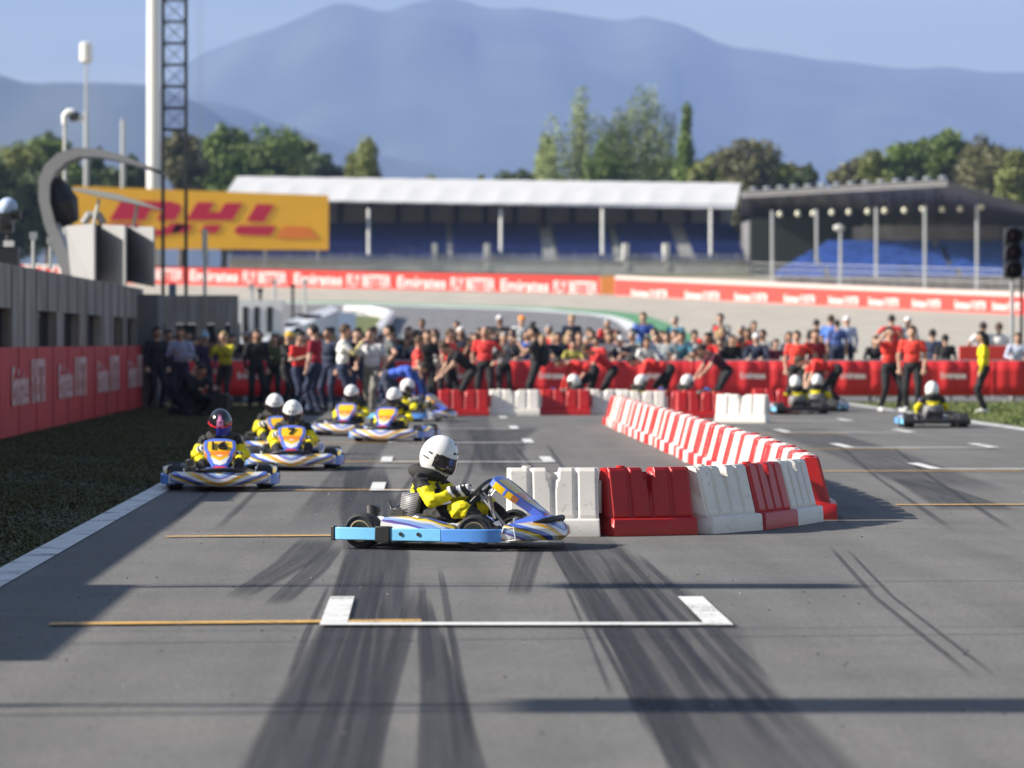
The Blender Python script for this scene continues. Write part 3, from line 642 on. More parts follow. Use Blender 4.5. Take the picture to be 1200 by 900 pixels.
T = [ # px, top, width, Y, kind, label, colour
 (18, 165, 90, 390, 'round', 'olive green broad tree at the far left edge behind the curved canopy', OL),
 (55, 148, 70, 400, 'round', 'tall loose olive tree just left of the white lamp pole', MD),
 (-10, 178, 70, 345, 'round', 'dark green tree cut by the left edge of the picture', DK),
 (40, 205, 90, 350, 'round', 'low dark tree behind the curved grey canopy', DK),
 (112, 166, 40, 405, 'round', 'small dark tree beside the antenna pole', DK),
 (158, 175, 40, 410, 'round', 'small dark tree directly left of the thick white mast', DK),
 (212, 146, 60, 385, 'round', 'dark brownish tree behind the lattice tower', BR),
 (262, 138, 70, 400, 'round', 'bright green tree just right of the lattice tower', MD),
 (312, 142, 90, 400, 'round', 'wide bright green tree above the yellow billboard', MD),
 (345, 150, 50, 410, 'round', 'pale green tree at the left end of the white roof', OL),
 (382, 176, 66, 395, 'round', 'dark low tree above the right half of the yellow billboard', DK),
 (412, 186, 26, 385, 'poplar', 'small pointed light green tree left of a taller pointed one', OL),
 (432, 174, 34, 380, 'poplar', 'bright pointed tree standing alone above the white roof', OL),
 (512, 203, 60, 400, 'round', 'dark tree top barely showing over the white roof, left one', DK),
 (562, 200, 30, 400, 'round', 'small olive tree top over the middle of the white roof', OL),
 (608, 196, 70, 405, 'round', 'dark low tree left of the poplars behind the white roof', DK),
 (682, 110, 74, 420, 'poplar', 'tall silvery poplar clump, leftmost of the three poplars', PO),
 (708, 158, 40, 410, 'poplar', 'shorter darker poplar between the two big poplar clumps', MD),
 (756, 108, 70, 420, 'poplar', 'tallest and widest poplar clump behind the white roof', PO),
 (803, 128, 22, 415, 'poplar', 'narrow dark green poplar right of the big clumps', MD),
 (640, 165, 30, 425, 'poplar', 'short pale poplar at the left foot of the poplar group', PO),
 (835, 176, 60, 405, 'round', 'olive bushy tree right of the narrow poplar', OL),
 (876, 160, 84, 400, 'round', 'large brown green tree where the white and dark roofs meet', BR),
 (912, 180, 44, 400, 'round', 'olive tree with a rounded top over the dark roof', OL),
 (944, 186, 36, 395, 'round', 'small dark tree over the left part of the dark roof', DK),
 (990, 192, 44, 400, 'round', 'low brown tree at the left end of the right hand wood', BR),
 (1030, 170, 60, 400, 'round', 'bushy olive tree over the middle of the dark roof', OL),
 (1065, 160, 56, 400, 'round', 'mid green tree behind the lamps of the dark roof', MD),
 (1105, 144, 60, 405, 'round', 'tallest tree of the right hand wood above the roof corner', MD),
 (1150, 152, 74, 400, 'round', 'dark brown green tree beside the roof corner', BR),
 (1192, 170, 60, 390, 'round', 'pale olive tree at the right edge of the picture', OL),
 (1235, 165, 70, 390, 'round', 'green tree cut by the right edge of the picture', MD),
 (240, 172, 60, 415, 'round', 'low green tree filling the gap right of the lattice tower', MD), (290, 160, 70, 415, 'round', 'olive tree between the two bright trees above the billboard', OL), (80, 182, 60, 360, 'round', 'low green tree seen through the curved canopy', MD), (130, 192, 70, 360, 'round', 'low dark green tree seen under the canopy tip', DK),
 (365, 190, 40, 415, 'round', 'low dark tree over the right end of the billboard', DK), (640, 190, 50, 430, 'round', 'low olive tree at the feet of the leftmost poplars', OL), (720, 182, 56, 430, 'round', 'low green tree between the two big poplar clumps', MD), (785, 180, 54, 430, 'round', 'low green tree between the big poplars and the narrow one', OL), (822, 182, 50, 430, 'round', 'low olive tree right at the foot of the narrow poplar', OL),
 (855, 172, 60, 415, 'round', 'olive tree left of the large brown green tree', OL), (893, 178, 60, 415, 'round', 'dark tree right behind the large brown green tree', DK), (928, 186, 50, 410, 'round', 'dark olive tree over the left end of the dark roof', BR), (1010, 180, 56, 415, 'round', 'brown olive tree second in the right hand wood', BR), (1048, 166, 60, 415, 'round', 'olive tree in the middle of the right hand wood', OL),
 (1085, 158, 60, 415, 'round', 'green tree left of the tallest right hand tree', MD), (1128, 160, 60, 415, 'round', 'dark tree right of the tallest right hand tree', BR), (1172, 172, 60, 405, 'round', 'olive tree between the dark tree and the right edge', OL)]
for px, top, wd, Y, kd, lb, col in T: tree(px, top, wd, Y, kd, lb, col, n={'cone': 7000, 'poplar': 20000, 'round': 12000}[kd], leaf=.36 if kd == 'poplar' else .5, name={'poplar': 'poplar', 'cone': 'conifer', 'round': 'broadleaf_tree'}[kd])

# ------------------------------------------------------------------ long red hoarding on the outside of the bend
def ywall(px): return float(np.interp(px, [-50, 20, 200, 450, 703, 720, 950, 1200, 1400], [324, 323, 318, 309, 300, 299, 281, 262, 247]))
def hoarding_strip(pxs, h, name, label, mat, cap):
    c0 = Vector((X(pxs[0], ywall(pxs[0])), ywall(pxs[0]), 0)); o = empty(name, (c0.x, c0.y, gz(c0.y)), 0, label, 'hoarding')
    off = Vector(o.location); mb = MB(); mt = MB()
    n = 24
    pts = []
    for i in range(n+1):
        px = pxs[0]+(pxs[1]-pxs[0])*i/n; Y = ywall(px); pts.append(Vector((X(px, Y), Y, gz(Y)))-off)
    mb.loft([[p+Vector((0, 0, -.2)), p+Vector((0, 0, h)), p+Vector((0, .25, h)), p+Vector((0, .25, -.2))] for p in pts]); mb.build('panel', mat, o)
    mt.loft([[p+Vector((0, -.06, h+.005)), p+Vector((0, -.06, h+cap)), p+Vector((0, .35, h+cap)), p+Vector((0, .35, h+.005))] for p in pts]); mt.build('top_rail', cm((.62, .5, .48), .6) if cap > .3 else DARK, o)
    return o, off
wl, offl = hoarding_strip((-50, 703), 1.62, 'trackside_hoarding', 'long red hoarding with large white lettering below the white roofed grandstand', REDF, .08)
wr, offr = hoarding_strip((721, 1400), 1.36, 'trackside_hoarding', 'long red hoarding with small white lettering and white top, right part', REDF, .34)
def wall_text(root, off, pa, pb, pya, pyb, parts):
    ya, yb = ywall(pa), ywall(pb); a = Vector((X(pa, ya), ya, Zp(pya, ya))); b = Vector((X(pb, yb), yb, Zp(pyb, yb))); d = b-a
    for t, f0, f1 in parts:
        c = a+d*((f0+f1)/2)-off; hh = wall_text.h
        lettering(t, TXW, root, c+Vector((0, -.08, 0)), d, d.length*(f1-f0), hh, bold=.02)
wall_text.h = 1.05
yc = lambda px: float(np.interp(px, [0, 200, 703], [315, 322, 337.5]))
for a, b in ((28, 88), (100, 172), (180, 214), (223, 336), (345, 458), (466, 580), (587, 700)):
    if b-a > 60: wall_text(wl, offl, a, b, yc(a), yc(b), [('Emirates', 0, .5), ('FLY BETTER', .55, 1)])
    else: wall_text(wl, offl, a, b, yc(a), yc(b), [('BETTER', 0, 1)])
wall_text.h = .62
yr = lambda px: float(np.interp(px, [721, 1200], [342.5, 360]))
for a, b in ((740, 782), (803, 843), (861, 899), (919, 955), (971, 1006), (1018, 1053), (1069, 1102), (1119, 1155), (1163, 1198)):
    wall_text(wr, offr, a, b, yr(a), yr(b), [('Emirates', 0, .48), ('FLY BETTER', .53, 1)])
Y = ywall(711); mb = MB(); mb.box((0, 0, .81), (17*Y/F*.96, .26, 1.62)); o = mb.build('orange_panel', new_mat('orange_panel', (.85, .36, .08), .5)); o.location = (X(712, Y), Y, gz(Y)); tag(o, 'plain orange square panel between the two red hoardings', 'panel')

# ------------------------------------------------------------------ yellow billboard
YB = 329; o = empty('billboard', (X(235, YB), YB, gz(YB)), 0, 'large yellow billboard with red slanted letters left of the white roofed grandstand', 'billboard')
offb = Vector(o.location)
def bp(px, py, dy=0): return P(px, py, YB)+Vector((0, dy, 0))-offb
mb = MB(); mb.prism([bp(85, 291), bp(385, 293), bp(385, 229), bp(85, 218)], (0, .5, 0)); mb.build('board', new_mat('ochre_board', (.80, .43, .012), .55, vary=.05, scale=.3), o)
DR = new_mat('crimson_letters', (.5, .005, .04), .5)
def letters(name, polys, mat):
    mb = MB()
    for p in polys: mb.prism([bp(a, b, -.06) for a, b in p], (0, .05, 0))
    mb.build(name, mat, o)
def slx(x, y): return (x+(260-y)*.62, y)
letters('lettering', [[(142, 235), (200, 236), (212, 240), (212, 247), (205, 258), (183, 258), (190, 247), (176, 246), (170, 258), (128, 258)],
                      [(126, 262), (166, 262), (160, 269), (190, 269), (200, 262), (220, 262), (208, 273), (190, 276), (115, 276)]], DR)
letters('lettering', [[slx(217, 258), slx(217, 237), slx(237, 237), slx(237, 248.5), slx(250, 248.5), slx(250, 238), slx(271, 238), slx(271, 258)],
                      [slx(208, 273), slx(208, 263), slx(228, 263), slx(228, 273)], [slx(242, 273), slx(242, 263.5), slx(262, 263.5), slx(262, 273)]], DR)
letters('lettering', [[slx(288, 259), slx(288, 239), slx(309, 240), slx(309, 260)], [slx(280, 270), slx(283, 264), slx(327, 265), slx(327, 276), slx(288, 275)]], DR)
letters('orange_bar', [[slx(336, 279), slx(336, 265), slx(366, 266), (373, 279)]], new_mat('orange_bar', (.75, .2, .015), .55))
for px in (100, 170, 240, 310, 372): mb = MB(); q = bp(px, 250, .7); mb.box((q.x, q.y, q.z/2), (.25, .25, q.z)); mb.build('post', STEEL, o)

# ------------------------------------------------------------------ grandstand with the white roof
GS = 336.0; gzs = gz(GS)
o = empty('grandstand', (X(575, GS), GS, gzs), 0, 'long grandstand with white scalloped roof and dark blue seats', 'grandstand'); og = Vector(o.location)
SEAT = new_mat('blue_seat', (.02, .045, .2), .5, vary=.3, scale=1.4); 
def g(px, py, Y): return P(px, py, Y)-og
x0, x1 = X(268, GS), X(878, GS)
zf = Zp(301, GS)
mb = MB(); mb.box(((x0+x1)/2-og.x, .3, (Zp(306, GS)-gzs)/2), (x1-x0, .5, Zp(306, GS)-gzs)); mb.build('front_wall', CONCL, o)
mb = MB()
for k in range(3): mb.tube([(x0-og.x, .0, Zp(305-3*k, GS)-gzs), (x1-og.x, .0, Zp(305-3*k, GS)-gzs)], .04, 5)
xx = x0
while xx < x1: mb.box((xx-og.x, 0, Zp(302, GS)-gzs), (.07, .07, 1.0)); xx += 2
mb.build('railing', STEEL, o)
# terraces and rows of seats
tb = MB(); sb = MB(); NR = 14; Ya, Yb_ = 337.5, 354.0
stairs = [(527, 10), (642, 16), (800, 20), (722, 8)]
def blocked(x): return any(abs(x-X(s, 345)) < w_*345/F/2 for s, w_ in stairs)
for r in range(NR):
    Y = Ya+(Yb_-Ya)*r/NR; zt = Zp(306, GS)+(Zp(266, 354)-Zp(306, GS))*(r/NR); xa, xb = x0, x1
    tb.box(((xa+xb)/2-og.x, Y-og.y+.6, (zt-gzs)/2), (xb-xa, (Yb_-Ya)/NR, zt-gzs))
    x = xa+.3
    while x < xb-.3:
        if not blocked(x): sb.box((x-og.x, Y-og.y+.45, zt-gzs+.22), (.44, .42, .06)); sb.box((x-og.x, Y-og.y+.68, zt-gzs+.48), (.44, .06, .5))
        x += .5
tb.build('terrace', CONC, o); tag(sb.build('seats', SEAT, o), kind='stuff')
for s_, w_ in stairs:
    mb = MB(); ww = w_*345/F; pf_ = []; xa = X(s_, 345)-og.x-ww*.45
    for r in range(NR):
        Y = Ya+(Yb_-Ya)*r/NR-og.y; zt = Zp(306, GS)+(Zp(266, 354)-Zp(306, GS))*(r/NR)-gzs+.2; pf_ += [(xa, Y+.02, zt), (xa, Y+(Yb_-Ya)/NR+.02, zt)]
    mb.prism([(xa, Ya-og.y+.02, 0)]+pf_+[(xa, Yb_-og.y+.02, 0)], (ww*.9, 0, 0))
    mb.build('aisle', CONCL, o)
# vomitory blocks
for px in (540, 757):
    mb = MB(); c = g(px, 300, 337); ww = 5.2 if px < 600 else 4
    for dx in (-ww/2, ww/2): mb.box((c.x+dx, 1.6, Zp(296, 337)-gzs-.4), (.5, 3.2, 2.6))
    mb.box((c.x, 2.6, Zp(300, 337)-gzs-.6), (ww, .4, 1.6)); mb.build('stair_entrance', CONCL, o)
# back wall with dark posts
mb = MB(); zb0, zb1 = Zp(270, 355)-gzs, Zp(236, 355)-gzs
mb.box(((x0+x1)/2-og.x, 355.3-GS, (zb0+zb1)/2), (x1-x0, .3, zb1-zb0)); mb.build('back_wall', new_mat('grey_back_wall', (.33, .33, .34), .8, vary=.1, scale=.4), o)
for i in range(17):
    mb = MB(); xx = x0+(x1-x0)*(i+.5)/17; mb.box((xx-og.x, 354.9-GS, (zb0+zb1)/2), (.5, .4, zb1-zb0)); mb.build('wall_post', DARK, o)
for px in (432, 587, 706, 833):
    mb = MB(); q = g(px, 250, 344); q2 = g(px, 315, 336.6); mb.cyl((q2.x, .7, 0), (q.x, 8.1, Zp(242, 344)-gzs-.3), .17, n=10); mb.build('column', CONCL, o)
mb = MB(); mb.box((x1-og.x+.2, 9, (Zp(262, 345)-gzs)/2), (.4, 18, Zp(262, 345)-gzs)); mb.build('end_wall', CONCD, o)
# membrane roof: scalloped front, shallow folds
mb = MB(); vs = []; fs = []; nu = 170; nv = 6; xr0, xr1 = X(392, 344), X(862, 344); xb0, xb1 = X(278, 363), X(868, 363)
xr0 = X(262, 344)
for j in range(nv+1):
    t = j/nv
    for i in range(nu+1):
        s_ = i/nu; px = 276+(868-276)*s_; bay = (px-276)/35.0; fold = abs(math.sin(math.pi*bay))
        Y = 344+19*t; pyf = np.interp(px, [276, 390, 865], [229, 234, 242.5]); pyb = np.interp(px, [276, 868], [207, 215])
        xa = xr0+(xr1-xr0)*s_; xb = xb0+(xb1-xb0)*s_
        zf_ = Zp(pyf, 344)+.04*(1-fold)-.1; zb_ = Zp(pyb, 363)+.05*fold
        vs.append((xa+(xb-xa)*t-og.x, Y-og.y, zf_+(zb_-zf_)*t-gzs-.06*fold*math.sin(math.pi*t)))
for j in range(nv):
    for i in range(nu): k = j*(nu+1)+i; fs.append((k, k+1, k+nu+2, k+nu+1))
mb.add(vs, fs); rf = mb.build('roof', new_mat('white_membrane', (.6, .6, .6), .7, vary=.04, scale=.4), o, fixn=False)
sm = rf.modifiers.new('s', 'SOLIDIFY'); sm.thickness = .15
mb = MB()
for i in range(18):
    px = 276+35*i
    if px > 868: break
    s_ = (px-276)/592; xa = xr0+(xr1-xr0)*s_-og.x; xb = xb0+(xb1-xb0)*s_-og.x
    mb.tube([(xa, 7.8, Zp(np.interp(px, [276, 865], [231, 243]), 344)-gzs-.5), (xb, 26, Zp(213, 363)-gzs-.6)], .16, 6)
mb.build('roof_truss', DARK, o)

# ------------------------------------------------------------------ grandstand with the dark roof, on the right
YR = 306.0; gzr = gz(YR)
o = empty('grandstand', (X(1040, YR), YR, gzr), 0, 'open grandstand with dark flat roof and bright blue seats on the right', 'grandstand'); orr = Vector(o.location)
def h(px, py, Y): return P(px, py, Y)-orr
DROOF = new_mat('dark_roof_sheet', (.15, .15, .16), .6, vary=.2, scale=.3)
mb = MB()
top = [h(868, 228, 330), h(1110, 214, 300), h(1330, 284, 312), h(1330, 300, 345), h(1110, 262, 345), h(868, 258, 352)]
bot = [p-Vector((0, 0, .3)) for p in top]; n_ = 6
mb.add(top+bot, [(0, 1, 4, 5), (1, 2, 3, 4), (6, 11, 10, 7), (7, 10, 9, 8)]+[(i, 6+i, 6+(i+1) % 6, (i+1) % 6) for i in range(6)])
mb.build('roof', DROOF, o)
for i in range(10):
    t = (i+.5)/10; a = top[0].lerp(top[1], t); b = top[5].lerp(top[4], t); mb = MB(); mb.tube([a-Vector((0, 0, .75)), b-Vector((0, 0, .75))], .22, 4); mb.build('roof_beam', DARK, o)
mb = MB(); a, b, c = top[0], top[1], top[2]
mb.tube([a+Vector((0, -.1, .1)), b+Vector((0, -.1, .1)), c+Vector((0, -.1, .1))], .12, 6); mb.build('roof_edge', CONCD, o)
for i, px in enumerate((905, 957, 1027, 1084, 1145)):
    Y = np.interp(px, [868, 1110, 1200], [318, 303, 303]); tp = np.interp(px, [905, 1145], [247, 240]); q = h(px, 300, Y)
    mb = MB(); mb.cyl((q.x, q.y, -1), (q.x, q.y, Zp(tp, Y)-gzr), .15, n=8); mb.build('column', STEEL, o)
LAMP = new_mat('lamp_glass', (.85, .84, .65), .3)
for px, py in ((914, 251), (935, 250.5), (953, 250), (975, 249), (995, 248.5), (1017, 248), (1037, 247), (1060, 246.5), (1081, 245), (1104, 245), (1125, 244.5), (1150, 242)):
    Y = np.interp(px, [868, 1110, 1200], [322, 306, 306]); q = h(px, py, Y); mb = MB(); mb.ell(q, (.25, .2, .28), 8, 10); l_ = mb.build('roof_lamp', LAMP, o, True)
    mb = MB(); mb.cyl(q+Vector((0, 0, .4)), q+Vector((0, 0, 1.6)), .06, n=6); mb.build('lamp_bracket', DARK, l_)
for px in range(885, 1110, 17):
    t = (px-868)/242; q = top[0].lerp(top[1], t)+Vector((0, .3, .45)); mb = MB(); mb.ell(q, (.4, .3, .2), 6, 8); mb.build('roof_vent', STEEL, o, True)
tb = MB(); sb = MB()
SEATB = new_mat('bright_blue_seat', (.09, .2, .62), .5, vary=.3, scale=1.2)
for r in range(12):
    Y = 308+1.25*r; zt = Zp(326, 308)+(Zp(290, 322)-Zp(326, 308))*r/11; xa = X(908+5.5*r, Y); xb = X(1230, Y)
    tb.box(((xa+xb)/2-orr.x, Y-orr.y+.6, (zt-gzr)/2), (xb-xa, 1.25, zt-gzr)); x = xa+.3
    while x < xb:
        if (x*1.0) % 12 > .5: sb.box((x-orr.x, Y-orr.y+.3, zt-gzr+.2), (.44, .4, .06)); sb.box((x-orr.x, Y-orr.y+.52, zt-gzr+.46), (.44, .06, .5))
        x += .5
tb.build('terrace', CONC, o); tag(sb.build('seats', SEATB, o), kind='stuff')
mb = MB(); mb.prism([h(1000, 292, 326), h(1172, 292, 326), h(1172, 264, 326), h(1000, 266, 326)], (0, .2, 0)); mb.build('back_panel', new_mat('pale_back_panel', (.45, .46, .48), .8, vary=.35, scale=.5), o)
mb = MB(); mb.prism([h(880, 330, 332), h(1010, 330, 332), h(1010, 252, 332), h(880, 256, 332)], (0, .2, 0)); mb.build('stand_shade_sheet', new_mat('stand_shade_dark', (.035, .045, .035), .9), o)  # dark sheet painted in for the shaded void under the roof
mb = MB()
for i in range(90):
    px = 880+i*3.6; Y = ywall(px)+3; q = P(px, 320, Y)-orr; zb = gz(Y)-gzr; zt_ = Zp(np.interp(px, [880, 1180], [308, 316]), Y)-gzr; mb.cyl((q.x, q.y, zb), (q.x, q.y, zt_), .025, n=4)
for dz_ in (0, .5, 1.0):
    mb.tube([(P(px, 320, ywall(px)+3)-orr).xy.to_3d()+Vector((0, 0, Zp(np.interp(px, [880, 1180], [308, 316]), ywall(px)+3)-gzr-dz_)) for px in range(880, 1205, 20)], .022, 4)
mb.build('railing', STEEL, o)
# catch fence posts in front of the white roofed stand
mb = MB()
root = empty('catch_fence', (X(575, 331), 331, gz(331)), 0, 'grey debris fence between the red hoarding and the white roofed grandstand', 'fence')
oc = Vector(root.location)
for i in range(62):
    px = 270+i*7; q = P(px, 300, 331)-oc; mb.cyl((q.x, 0, 0), (q.x, 0, 1.9), .04, n=4)
mb.build('posts', STEEL, root); mb = MB()
for k in range(5): mb.tube([(X(268, 331)-oc.x, 0, .3+.38*k), (X(700, 331)-oc.x, 0, .3+.38*k)], .025, 4)
mb.build('wires', STEEL, root)
# lamp on short pole near the dark roof stand
o = empty('street_lamp', (X(985, 302), 302, gz(302)), 0, 'short grey lamp pole with round head in front of the bright blue seats', 'street lamp')
mb = MB(); mb.cyl((0, 0, 0), (0, 0, Zp(268, 302)-gz(302)), .18, .12, 8); mb.build('pole', STEEL, o)
mb = MB(); mb.ell((-.15, 0, Zp(267, 302)-gz(302)), (.5, .35, .3), 8, 10); mb.build('lamp_head', CONCL, o, True)

# ------------------------------------------------------------------ masts on the left
Y = 340; o = empty('mast', (X(180, Y), Y, gz(Y)), 0, 'thick smooth white mast rising out of the top of the picture', 'mast')
mb = MB(); mb.cyl((0, 0, 0), (0, 0, 62), .72, .52, 20); mb.build('shaft', WHITE, o, True)
mb = MB(); mb.box((.95, .3, 22), (.28, .3, 44)); mb.build('cable_duct', STEEL, o)
Y = 333; o = empty('antenna_pole', (X(101, Y), Y, gz(Y)), 0, 'slim grey pole carrying a white cylindrical antenna', 'antenna')
mb = MB(); mb.cyl((0, 0, 0), (0, 0, Zp(130, Y)-gz(Y)), .28, .22, 10); mb.cyl((0, 0, Zp(130, Y)-gz(Y)), (0, 0, Zp(72, Y)-gz(Y)), .14, .12, 8); mb.build('pole', STEEL, o, True)
mb = MB(); z0_, z1_ = Zp(73, Y)-gz(Y), Zp(49, Y)-gz(Y); mb.tube([(0, 0, z0_-.1), (0, 0, z0_+.1), (0, 0, z1_-.15), (0, 0, z1_)], [.35, .62, .62, .3], 16); mb.build('antenna', WHITE, o, True)
Y = 333; o = empty('pole', (X(144, Y), Y, gz(Y)), 0, 'plain short grey pole between the antenna pole and the thick white mast', 'pole')
mb = MB(); mb.cyl((0, 0, 0), (0, 0, Zp(140, Y)-gz(Y)), .26, .2, 10); o2 = mb.build('shaft', STEEL, o, True)
Y = 120; o = empty('camera_pole', (X(76, Y), Y, gz(Y)), 0, 'thin pole with a white surveillance camera and round spotlight', 'camera pole')
zt = Zp(146, Y)-gz(Y); mb = MB(); mb.cyl((0, 0, 0), (0, 0, zt), .07, .06, 8); mb.build('pole', CONCL, o)
mb = MB(); mb.tube([(0, 0, zt), (0, 0, zt+.32), (.12, 0, zt+.45), (.3, 0, zt+.45)], [.11, .12, .13, .12], 10); mb.build('camera_housing', WHITE, o, True)
mb = MB(); mb.cyl((.28, -.1, zt+.25), (.42, .1, zt+.3), .16, n=12); mb.build('dark_lens', BLACK, o, True); mb = MB(); mb.ell((.56, 0, zt+.22), (.13, .1, .17), 8, 10); mb.build('spotlight', WHITE, o, True)

# lattice tower
Y = 98; o = empty('lattice_tower', (X(204.5, Y), Y, gz(Y)), 0, 'dark steel lattice tower standing in front of the yellow billboard', 'tower')
for sx in (-1, 1):
    for sy in (-1, 1): mb = MB(); mb.cyl((sx*.33, sy*.33, 0), (sx*.33, sy*.33, 15), .028, n=6); mb.build('leg', DARK, o)
mb = MB(); zz = 7.6
while zz < 15:
    for sy in (-1, 1):
        mb.cyl((-.33, .33*sy, zz), (.33, .33*sy, zz), .022, n=5); mb.cyl((-.33, .33*sy, zz), (.33, .33*sy, zz+.62), .01, n=4); mb.cyl((.33, .33*sy, zz), (-.33, .33*sy, zz+.62), .01, n=4)
        mb.cyl((.33*sy, -.33, zz), (.33*sy, .33, zz), .022, n=5)
    zz += .62
mb.build('bracing', DARK, o)
mb = MB(); mb.box((-.1, -.1, 2.5), (.36, .5, .5)); mb.box((-.05, -.1, 3.0), (.2, .3, .35)); mb.build('equipment_box', new_mat('blue_grey_box', (.16, .2, .27), .6), o)
for k, (xa, xb) in enumerate(((232, 233), (238, 236))):
    mb = MB(); mb.tube([P(xa, -80, 105)-P(xb, 190, 105), (0, 0, 0)], .008, 4); q = mb.build('cable', STEEL); q.location = P(xb, 190, 105); tag(q, ['thin steel guy wire right of the lattice tower, left one', 'thin steel guy wire right of the lattice tower, right one'][k], 'cable')

# ------------------------------------------------------------------ pit wall on the left
n = CONC.node_tree.nodes; l = CONC.node_tree.links.new; b = n['Principled BSDF']; src = b.inputs['Base Color'].links[0].from_socket
t = n.new('ShaderNodeTexCoord'); mp_ = n.new('ShaderNodeMapping'); mp_.inputs['Scale'].default_value = (2.2, 2.2, .18); q = n.new('ShaderNodeTexNoise'); q.inputs['Scale'].default_value = 2; q.inputs['Detail'].default_value = 6; l(t.outputs['Object'], mp_.inputs['Vector']); l(mp_.outputs[0], q.inputs['Vector'])
r = n.new('ShaderNodeValToRGB'); r.color_ramp.elements[0].position = .42; r.color_ramp.elements[1].position = .66; r.color_ramp.elements[0].color = (1, 1, 1, 1); r.color_ramp.elements[1].color = (.62, .56, .52, 1); l(q.outputs['Fac'], r.inputs[0])
mx_ = n.new('ShaderNodeMixRGB'); mx_.blend_type = 'MULTIPLY'; mx_.inputs[0].default_value = 1; l(src, mx_.inputs[1]); l(r.outputs[0], mx_.inputs[2]); l(mx_.outputs[0], b.inputs['Base Color'])
JOINT = new_mat('joint_grey', (.25, .235, .225), .85)
XW = -6.6; o = empty('pit_wall', (XW, 50, 0), 0, 'long grey concrete pit wall with small dark openings along the left', 'wall')
wins = [(30, 33.5), (37, 40.5), (44, 47.4), (50.5, 54.6), (58.3, 61.2), (62.4, 65.2), (66.7, 69.6), (72.4, 74.6), (75.6, 78.2)]
mb = MB(); Y0_, Y1_ = 6, 80
mb.box((-.2, 0+(Y0_+Y1_)/2-50, .7), (.4, Y1_-Y0_, 1.4))
edges = [Y0_]+[v for w_ in wins for v in w_]+[Y1_]
for i in range(0, len(edges), 2):
    a, b = edges[i], edges[i+1]; mb.box((-.2, (a+b)/2-50, 1.72), (.4, b-a, .64))
mb.box((-.2, (Y0_+Y1_)/2-50, 2.39), (.4, Y1_-Y0_, .70)); mb.build('wall', CONC, o)
rj = random.Random(3)
Yj = 8.0
while Yj < 79:
    if not any(a-.2 < Yj < b+.2 for a, b in wins): mb = MB(); mb.box((.012, Yj-50, 2.05), (.025, .07, 1.36)); mb.build('joint_strip', JOINT, o)
    else: mb = MB(); mb.box((.012, Yj-50, 2.39), (.025, .07, .68)); mb.build('joint_strip', JOINT, o)
    Yj += 1.72
HOLE_SHADE = new_mat('opening_shade_black', (.004, .004, .005), 1)  # black panels set in the gaps paint the shade inside them
for a, b in wins:
    mb = MB(); mb.box((-.17, (a+b)/2-50, 1.72), (.02, b-a+.01, .655)); f_ = mb.build('opening_shade_panel', HOLE_SHADE, o)
    mb = MB(); mb.box((-.05, a+.12-50, 1.72), (.04, .05, .62)); mb.box((-.05, a+.55-50, 1.72), (.04, .05, .62)); mb.box((-.05, a+.33-50, 1.95), (.03, .43, .04)); mb.build('bracket', DARK, f_)
# taller, uneven wall head and debris posts near the camera (outside the frame, they shape the shadow edge)
mb = MB(); mb.box((-.2, 18-50, 2.84), (.36, 5, .2)); mb.box((-.2, 33-50, 2.82), (.36, 3, .16)); mb.build('coping', CONCD, o)
# red banner along the wall foot
TXP = cm((.62, .42, .42), .6)  # white letters toned down to pink, their shade put into the colour
o = empty('wall_banner', (XW+.06, 50, 0), 0, 'red hoarding with white lettering along the foot of the grey pit wall', 'hoarding')
mb = MB(); mb.box((0, 43-50, .72), (.10, 74, 1.40)); mb.build('panel', REDD, o)
for i in range(30):
    mb = MB(); mb.box((.055, 7+2.5*i-50, .72), (.012, .03, 1.40)); mb.build('seam', new_mat('seam', (.3, .01, .01), .6) if i == 0 else bpy.data.materials['seam'], o)
for a, b in ((23, 28), (30, 35), (37, 42), (45.5, 50.6), (53.4, 58.2), (60.2, 65.3), (67.4, 72.2), (74.4, 78.8)):
    m_ = (a+b)/2
    lettering('Emirates', TXP, o, (.075, a+(b-a)*.24-50, .80), (0, 1, 0), (b-a)*.46, .62, bold=.02); lettering('FLY BETTER', TXP, o, (.075, a+(b-a)*.77-50, .86), (0, 1, 0), (b-a)*.42, .72, bold=.02)
# debris-fence posts on top of the wall
for k, px in enumerate((39, 59)):
    Y = 58; mb = MB(); mb.tube([(X(px, Y)-0, Y, 2.74), (X(px, Y), Y, Zp(278 if k == 0 else 284, Y))], .035, 6); mb.box((X(px, Y), Y, Zp(276 if k == 0 else 282, Y)), (.12, .1, .12)); q = mb.build('post', STEEL)
    tag(q, ('light metal post with dark cap left of the curved canopy, left one', 'light metal post with dark cap left of the curved canopy, right one')[k], 'post')

# pit building outside the frame on the left: it shades the far end of the straight
o = empty('pit_building', (-19, 92.75, 0), 0, 'tall pit building left of the track', 'building')
mb = MB(); mb.box((0, 0, 5.0), (9, 24.5, 10)); mb.build('wall', CONCL, o); mb = MB(); mb.box((0, 0, 10.15), (9.6, 25.1, .3)); mb.build('roof', STEEL, o)

